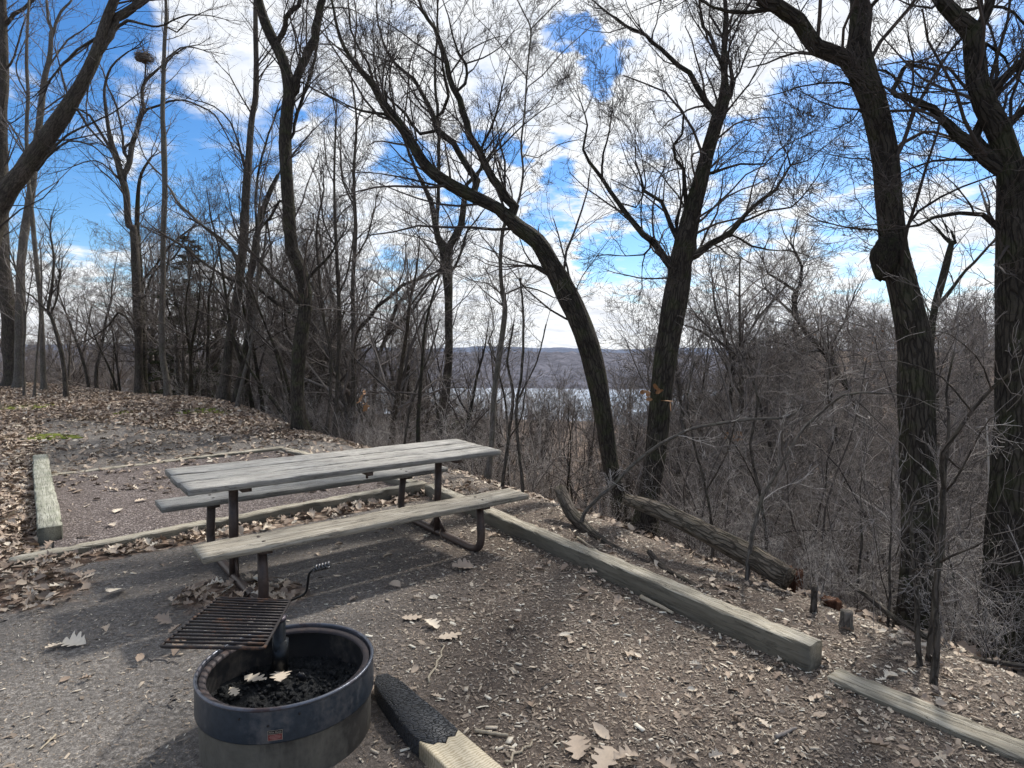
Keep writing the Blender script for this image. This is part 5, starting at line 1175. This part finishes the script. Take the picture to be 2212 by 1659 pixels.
for k in range(900):
    px = (k * 37.7) % 1440 + 120; D = 13.5 + 18 * rp.random(); D = D * .72 if px > 880 else D; x, y = col(px, D); s = float(sdist(x, y))
    if s < .8 or s > 15: continue
    if px > 1400 and rp.random() < .5: continue
    sc = rp.uniform(.6, 1.0)
    if px > 900: sc *= .58
    o = put(SP[rp.integers(0, 4)], x, y, sc, 'slim dark bare tree standing on the slope just behind the clearing', 'tree', 'slim dark trees just behind the brow'); o.scale = (sc * .8, sc * .8, sc); cnt += 1
    if cnt >= 58: break
BP = [proto_brush(200 + k, h, n) for k, (h, n) in enumerate(((2.6, 9), (2.1, 11), (3.2, 8), (1.6, 12), (2.4, 10), (1.2, 10), (2.9, 7)))]
cnt = 0
for k in range(4000):
    px = rp.uniform(-60, 2420); D = 3.2 + 20 * rp.random() ** 1.3
    x, y = col(px, D); s = float(sdist(x, y))
    if s < (.45 if px > 1100 else .7) or s > 13: continue
    if px < 760 and D < 11: continue
    if px > 1000 and D > 7 and rp.random() < .35: continue
    z0 = float(H(x, y)); j = int(rp.integers(0, 7)); hh = (2.6, 2.1, 3.2, 1.6, 2.4, 1.2, 2.9)[j]; sc = rp.uniform(.7, 1.1)
    top = 752 - FPX * (z0 + hh * sc * 1.1 - CAMH) / D
    lim = 700 if px > 1420 else 800
    if D < 6 and px > 1420: lim = 1020
    if 1000 < px < 1420 and D < 8: lim = 1000
    if px < 700: lim = 700
    if top < lim: sc *= .55; top = 752 - FPX * (z0 + hh * sc * 1.1 - CAMH) / D
    if top < lim: continue
    if D < 5 and rp.random() < .55: continue
    put(BP[j], x, y, sc, 'leafless grey brush with tangled thin stems on the slope', 'shrub', 'leafless brush on the slope'); cnt += 1
    if cnt >= 235: break

def conifer(seed, h, px, D, label, dark=1.0, yoff=0):
    rng = np.random.default_rng(seed); x, y = col(px, D); base = np.array([x, y, float(H(x, y))]); rt = empty('conifer', base, label, 'conifer', 'evergreen trees beyond the slope')
    b = MB(); P = np.array([[0, 0, -.3], [0, 0, h * .5], [rng.normal(0, .05), 0, h]]); b.tube(P, [h * .016, h * .010, .015], 9); b.build('trunk', M_BARK_BR, rt)
    bp, br = [], []; V = []; 
    n = int(h * 15)
    for j in range(n):
        t = rng.uniform(.10, .98); L = h * .30 * (1 - t) ** .75 * rng.uniform(.6, 1.1) + .15; th = rng.uniform(0, 2 * PI); el = -.05 + .35 * t + rng.normal(0, .16)
        d = np.array([math.cos(th), math.sin(th), el]); p = np.array([0, 0, t * h]); pts = np.array([p + d * L * q - [0, 0, .10 * L * q * q] for q in np.linspace(0, 1, 5)]); bp.append(pts); br.append(np.linspace(.018, .004, 5) * (1.3 - t))
        m = int(L * 85); q = rng.uniform(.2, 1, m); c = p + d[None] * (L * q)[:, None] - np.array([0, 0, 1]) * (.10 * L * q * q)[:, None]
        c = c + rng.normal(0, 1, (m, 3)) * [.13, .13, .06] * (1.2 - q)[:, None] * L ** .5
        V.append(c)
    b = MB(); b.tubes(np.array(bp), np.array(br), 4); b.build('limbs', M_BARK_BR, rt)
    C = np.vstack(V); N = len(C); b = MB(); ln = rng.uniform(.07, .16, N); a = unit(rng.normal(0, 1, (N, 3)) * [1, 1, .45]); s_ = unit(np.cross(a, rng.normal(0, 1, (N, 3)))) 
    A0 = C - a * ln[:, None] * .5; A1 = C + a * ln[:, None] * .5; w = (ln * .16)[:, None]
    Q = np.stack([A0 - s_ * w * .6, A0 + s_ * w, A1 + s_ * w * .5, A1 - s_ * w], 1)
    b.add(Q.reshape(-1, 3), np.arange(4 * N).reshape(N, 4), tint=np.repeat(rng.random(N) * dark, 4)); b.build('needles', M_NEEDLE, rt, False); return rt
t = NT('conifer_needles'); M_NEEDLE = t.fin(t.ramp(t.attr('tint', 'Fac'), [(0, (.018, .024, .013)), (.6, (.045, .055, .026)), (1, (.09, .09, .045))]), .8, 0.0, None, .2)
for a in ((1, 7.5, 412, 27, 'dark evergreen with layered boughs behind the slender pole tree'), (2, 6.5, 600, 29, 'evergreen behind the black forked tree'), 
          (5, 9.5, 880, 33, 'low dark evergreen beside the view of the lake'), (6, 5.0, 985, 26, 'small evergreen below the twin-forked tree'), (7, 6.0, 2110, 27, 'dark evergreen between the two massive right trunks'), (8, 6.5, 690, 31, 'second evergreen right of the black forked tree'), (9, 6, 505, 33, 'evergreen behind the tall grey trunk at the brow')):
    conifer(*a)

# far wood: one mass nobody could count
b = MB(); rw = np.random.default_rng(5); PP, DD_, LLn, RRn = [], [], [], []
for k in range(620):
    px = rw.uniform(-200, 2420); D = 55 + 160 * rw.random(); x, y = col(px, D)
    if float(sdist(x, y)) < 12: continue
    if 880 < px < 1500 and rw.random() < .25: continue
    z0 = float(H(x, y)); h = rw.uniform(5, 9.5); PP.append((x, y, z0 - .3)); DD_.append((rw.normal(0, .06), rw.normal(0, .06), 1)); LLn.append(h); RRn.append(h * .014)
fs = [dict(k=6, nch=14, ang=40, lr=.38, rr=.6, wig=.05, up=.03, t0=.25, rmin=.03), dict(k=4, nch=7, ang=40, lr=.55, rr=.6, wig=.15, up=.05, rmin=.016), dict(k=3, nch=3, ang=38, lr=.6, rr=.7, wig=.15, up=.05, rmin=.012), dict(k=3, nch=0, ang=0, lr=0, rr=0, wig=.15, up=.05, rmin=.010)]
for li, (Pp, Rp) in enumerate(grow(np.array(PP), np.array(DD_), np.array(LLn), np.array(RRn), fs, rw)): b.tubes(Pp, Rp, 4 if li == 0 else 3)
setp(b.build('distant_woods', M_TWIG_FAR, None, True), 'distant leafless woods on the lower slopes toward the lake', 'woods', kind='stuff')

# ------------------------------------------------------------------ sky and sun
SUN_AZ, SUN_EL = math.radians(32), math.radians(47)      # azimuth measured from the view direction (+Y) to the right
sd = np.array([math.sin(SUN_AZ) * math.cos(SUN_EL), math.cos(SUN_AZ) * math.cos(SUN_EL), math.sin(SUN_EL)])
sl = bpy.data.lights.new('sun', 'SUN'); sl.energy = 5.0; sl.angle = math.radians(3.5); sl.color = (1, .95, .88)
so = bpy.data.objects.new('sun', sl); COL.objects.link(so); so.rotation_euler = Vector([float(-v) for v in sd]).to_track_quat('-Z', 'Y').to_euler()
w = bpy.data.worlds.new("World"); scene.world = w; w.use_nodes = True; nt = w.node_tree; nt.nodes.clear()
def WN(typ, **kw):
    n = nt.nodes.new(typ)
    for k, v in kw.items(): setattr(n, k, v)
    return n
LK = nt.links.new
sky = WN('ShaderNodeTexSky', sky_type='NISHITA'); sky.sun_disc = False; sky.sun_elevation = SUN_EL; sky.sun_rotation = SUN_AZ; sky.air_density = 1.0; sky.dust_density = .4; sky.ozone_density = 3.0
hs = WN('ShaderNodeHueSaturation'); hs.inputs['Saturation'].default_value = 1.25; hs.inputs['Value'].default_value = 1.4; LK(sky.outputs[0], hs.inputs['Color'])
tc = WN('ShaderNodeTexCoord')
def vm(op, a, b=None, sc=None):
    n = WN('ShaderNodeVectorMath', operation=op)
    for s_, v in ((n.inputs[0], a), (n.inputs[1], b)):
        if v is None: continue
        if isinstance(v, tuple): s_.default_value = v
        else: LK(v, s_)
    if sc is not None: n.inputs['Scale'].default_value = sc
    return n
def mt(op, a, b=None, c=None):
    n = WN('ShaderNodeMath', operation=op)
    for s_, v in zip(n.inputs, (a, b, c)):
        if v is None: continue
        if isinstance(v, (int, float)): s_.default_value = v
        else: LK(v, s_)
    return n.outputs[0]
def mr(v, a, b_, c=0.0, d=1.0):
    n = WN('ShaderNodeMapRange', interpolation_type='SMOOTHSTEP'); LK(v, n.inputs[0])
    for k, x in zip((1, 2, 3, 4), (a, b_, c, d)): n.inputs[k].default_value = x
    return n.outputs[0]
dirv = tc.outputs['Generated']
# flatten clouds toward the horizon: direction divided by its height
sx = WN('ShaderNodeSeparateXYZ'); LK(dirv, sx.inputs[0])
inv = mt('DIVIDE', 1.0, mt('ADD', mt('MAXIMUM', sx.outputs[2], 0.0), .16)); cl = WN('ShaderNodeCombineXYZ'); LK(mt('MULTIPLY', sx.outputs[0], inv), cl.inputs[0]); LK(mt('MULTIPLY', sx.outputs[1], inv), cl.inputs[1])
def wnoise(v, sc, det=8, ro=.6, dist=0.0, out='Fac'):
    n = WN('ShaderNodeTexNoise'); n.inputs['Scale'].default_value = sc; n.inputs['Detail'].default_value = det; n.inputs['Roughness'].default_value = ro; n.inputs['Distortion'].default_value = dist; LK(v, n.inputs['Vector']); return n.outputs[out]
wc = wnoise(cl.outputs[0], 2.6, 5, .6, 0, 'Color'); wv = vm('SCALE', vm('SUBTRACT', wc, (.5, .5, .5)).outputs[0], sc=.24)
wd = vm('NORMALIZE', vm('ADD', dirv, wv.outputs[0]).outputs[0]).outputs[0]
holes = [(150,50,110,1),(60,30,70,.9),(235,150,45,.6),(40,290,80,1),(120,370,100,1),(180,450,90,.9),(60,480,70,.8),(370,260,60,1),(430,320,110,1),(400,430,90,1),(510,410,70,.9),(560,290,60,.8),(440,560,70,.7),
 (1236,60,36,1),(1245,115,28,1),(1290,172,36,.9),(1010,325,38,.8),(1080,335,32,.9),(1220,375,55,1),(1185,460,50,.9),(1300,530,55,1),(1385,545,60,1),(1640,500,45,.7),(1500,600,50,.6),(1330,600,45,.5),(1000,430,40,.6),(700,250,45,.5),(900,340,50,.6),(1560,440,45,.6),(1850,480,60,.7),(1980,620,60,.6),(300,560,80,.7),
 (1600,330,60,1),(1690,310,65,1),(1780,320,75,1),(1740,200,50,.8),(1690,400,40,.6),(1900,250,70,1),(2010,220,90,1),(2110,220,80,1),(2190,120,85,1),(2195,280,90,1),(1800,590,40,.5),(2130,560,40,.5),(860,590,55,.5),(620,640,55,.4)]
acc = None
for (px, py, r, am) in holes:
    d = unit(ray(px, py)); ra = r / FPX
    dt = vm('DOT_PRODUCT', wd, tuple(float(v) for v in d)).outputs['Value']
    m = mr(dt, math.cos(ra * 1.45), math.cos(ra * .15), 0.0, am)
    acc = m if acc is None else mt('MAXIMUM', acc, m)
n1 = wnoise(cl.outputs[0], 3.2, 10, .62, .3); n2 = wnoise(cl.outputs[0], 1.1, 4, .5)
base_c = mt('ADD', mt('MULTIPLY', n1, .9), mt('MULTIPLY', n2, .4))      # ~.65
front = mr(sx.outputs[1], .2, .6)
dens = mt('SUBTRACT', mt('ADD', mt('MULTIPLY', base_c, 1.6), -.25), mt('MULTIPLY', acc, .56))
dens = mt('SUBTRACT', dens, mt('MULTIPLY', mt('SUBTRACT', 1.0, mr(sx.outputs[1], -.35, .35)), .28)); elev = mr(sx.outputs[2], .0, .16, .0, 1.0)  # clouds thinned in the unseen sky behind the camera, for deeper, bluer shade
cloud = mr(dens, .30, .80)
cloud = mt('MINIMUM', mt('ADD', cloud, mt('MULTIPLY', mt('SUBTRACT', 1.0, elev), .45)), 1.0)
shade = mr(wnoise(cl.outputs[0], 4.5, 6, .55), .35, .68)
thick = mr(dens, .62, .95)
ccol = WN('ShaderNodeMix', data_type='RGBA'); LK(mt('MULTIPLY', shade, mt('ADD', mt('MULTIPLY', thick, .75), .1)), ccol.inputs[0]); ccol.inputs[6].default_value = (11.2, 11.4, 11.6, 1); ccol.inputs[7].default_value = (8.0, 8.5, 9.5, 1)
mx = WN('ShaderNodeMix', data_type='RGBA'); LK(cloud, mx.inputs[0])
blue = WN('ShaderNodeMix', data_type='RGBA', blend_type='MULTIPLY'); blue.inputs[0].default_value = 1; LK(hs.outputs[0], blue.inputs[6]); blue.inputs[7].default_value = (.90, 1.05, 1.18, 1)
LK(blue.outputs[2], mx.inputs[6]); LK(ccol.outputs[2], mx.inputs[7])
bg = WN('ShaderNodeBackground'); bg.inputs['Strength'].default_value = .095; gm = WN('ShaderNodeMix', data_type='RGBA'); LK(mr(sx.outputs[2], -.10, -.02), gm.inputs[0]); gm.inputs[6].default_value = (.9, .8, .7, 1); LK(mx.outputs[2], gm.inputs[7]); LK(gm.outputs[2], bg.inputs['Color']); wo = WN('ShaderNodeOutputWorld'); LK(bg.outputs[0], wo.inputs['Surface'])
scene.view_settings.view_transform = 'Standard'; scene.view_settings.look = 'None'; scene.view_settings.exposure = 0; scene.view_settings.gamma = 1
scene.render.engine = 'CYCLES'; w.cycles.sampling_method = 'MANUAL'; w.cycles.sample_map_resolution = 512; scene.cycles.use_adaptive_sampling = True; scene.cycles.adaptive_threshold = .05; scene.cycles.max_bounces = 3; scene.cycles.diffuse_bounces = 2; scene.cycles.glossy_bounces = 2; scene.cycles.transmission_bounces = 1; scene.cycles.transparent_max_bounces = 2
scene.cycles.use_denoising = True
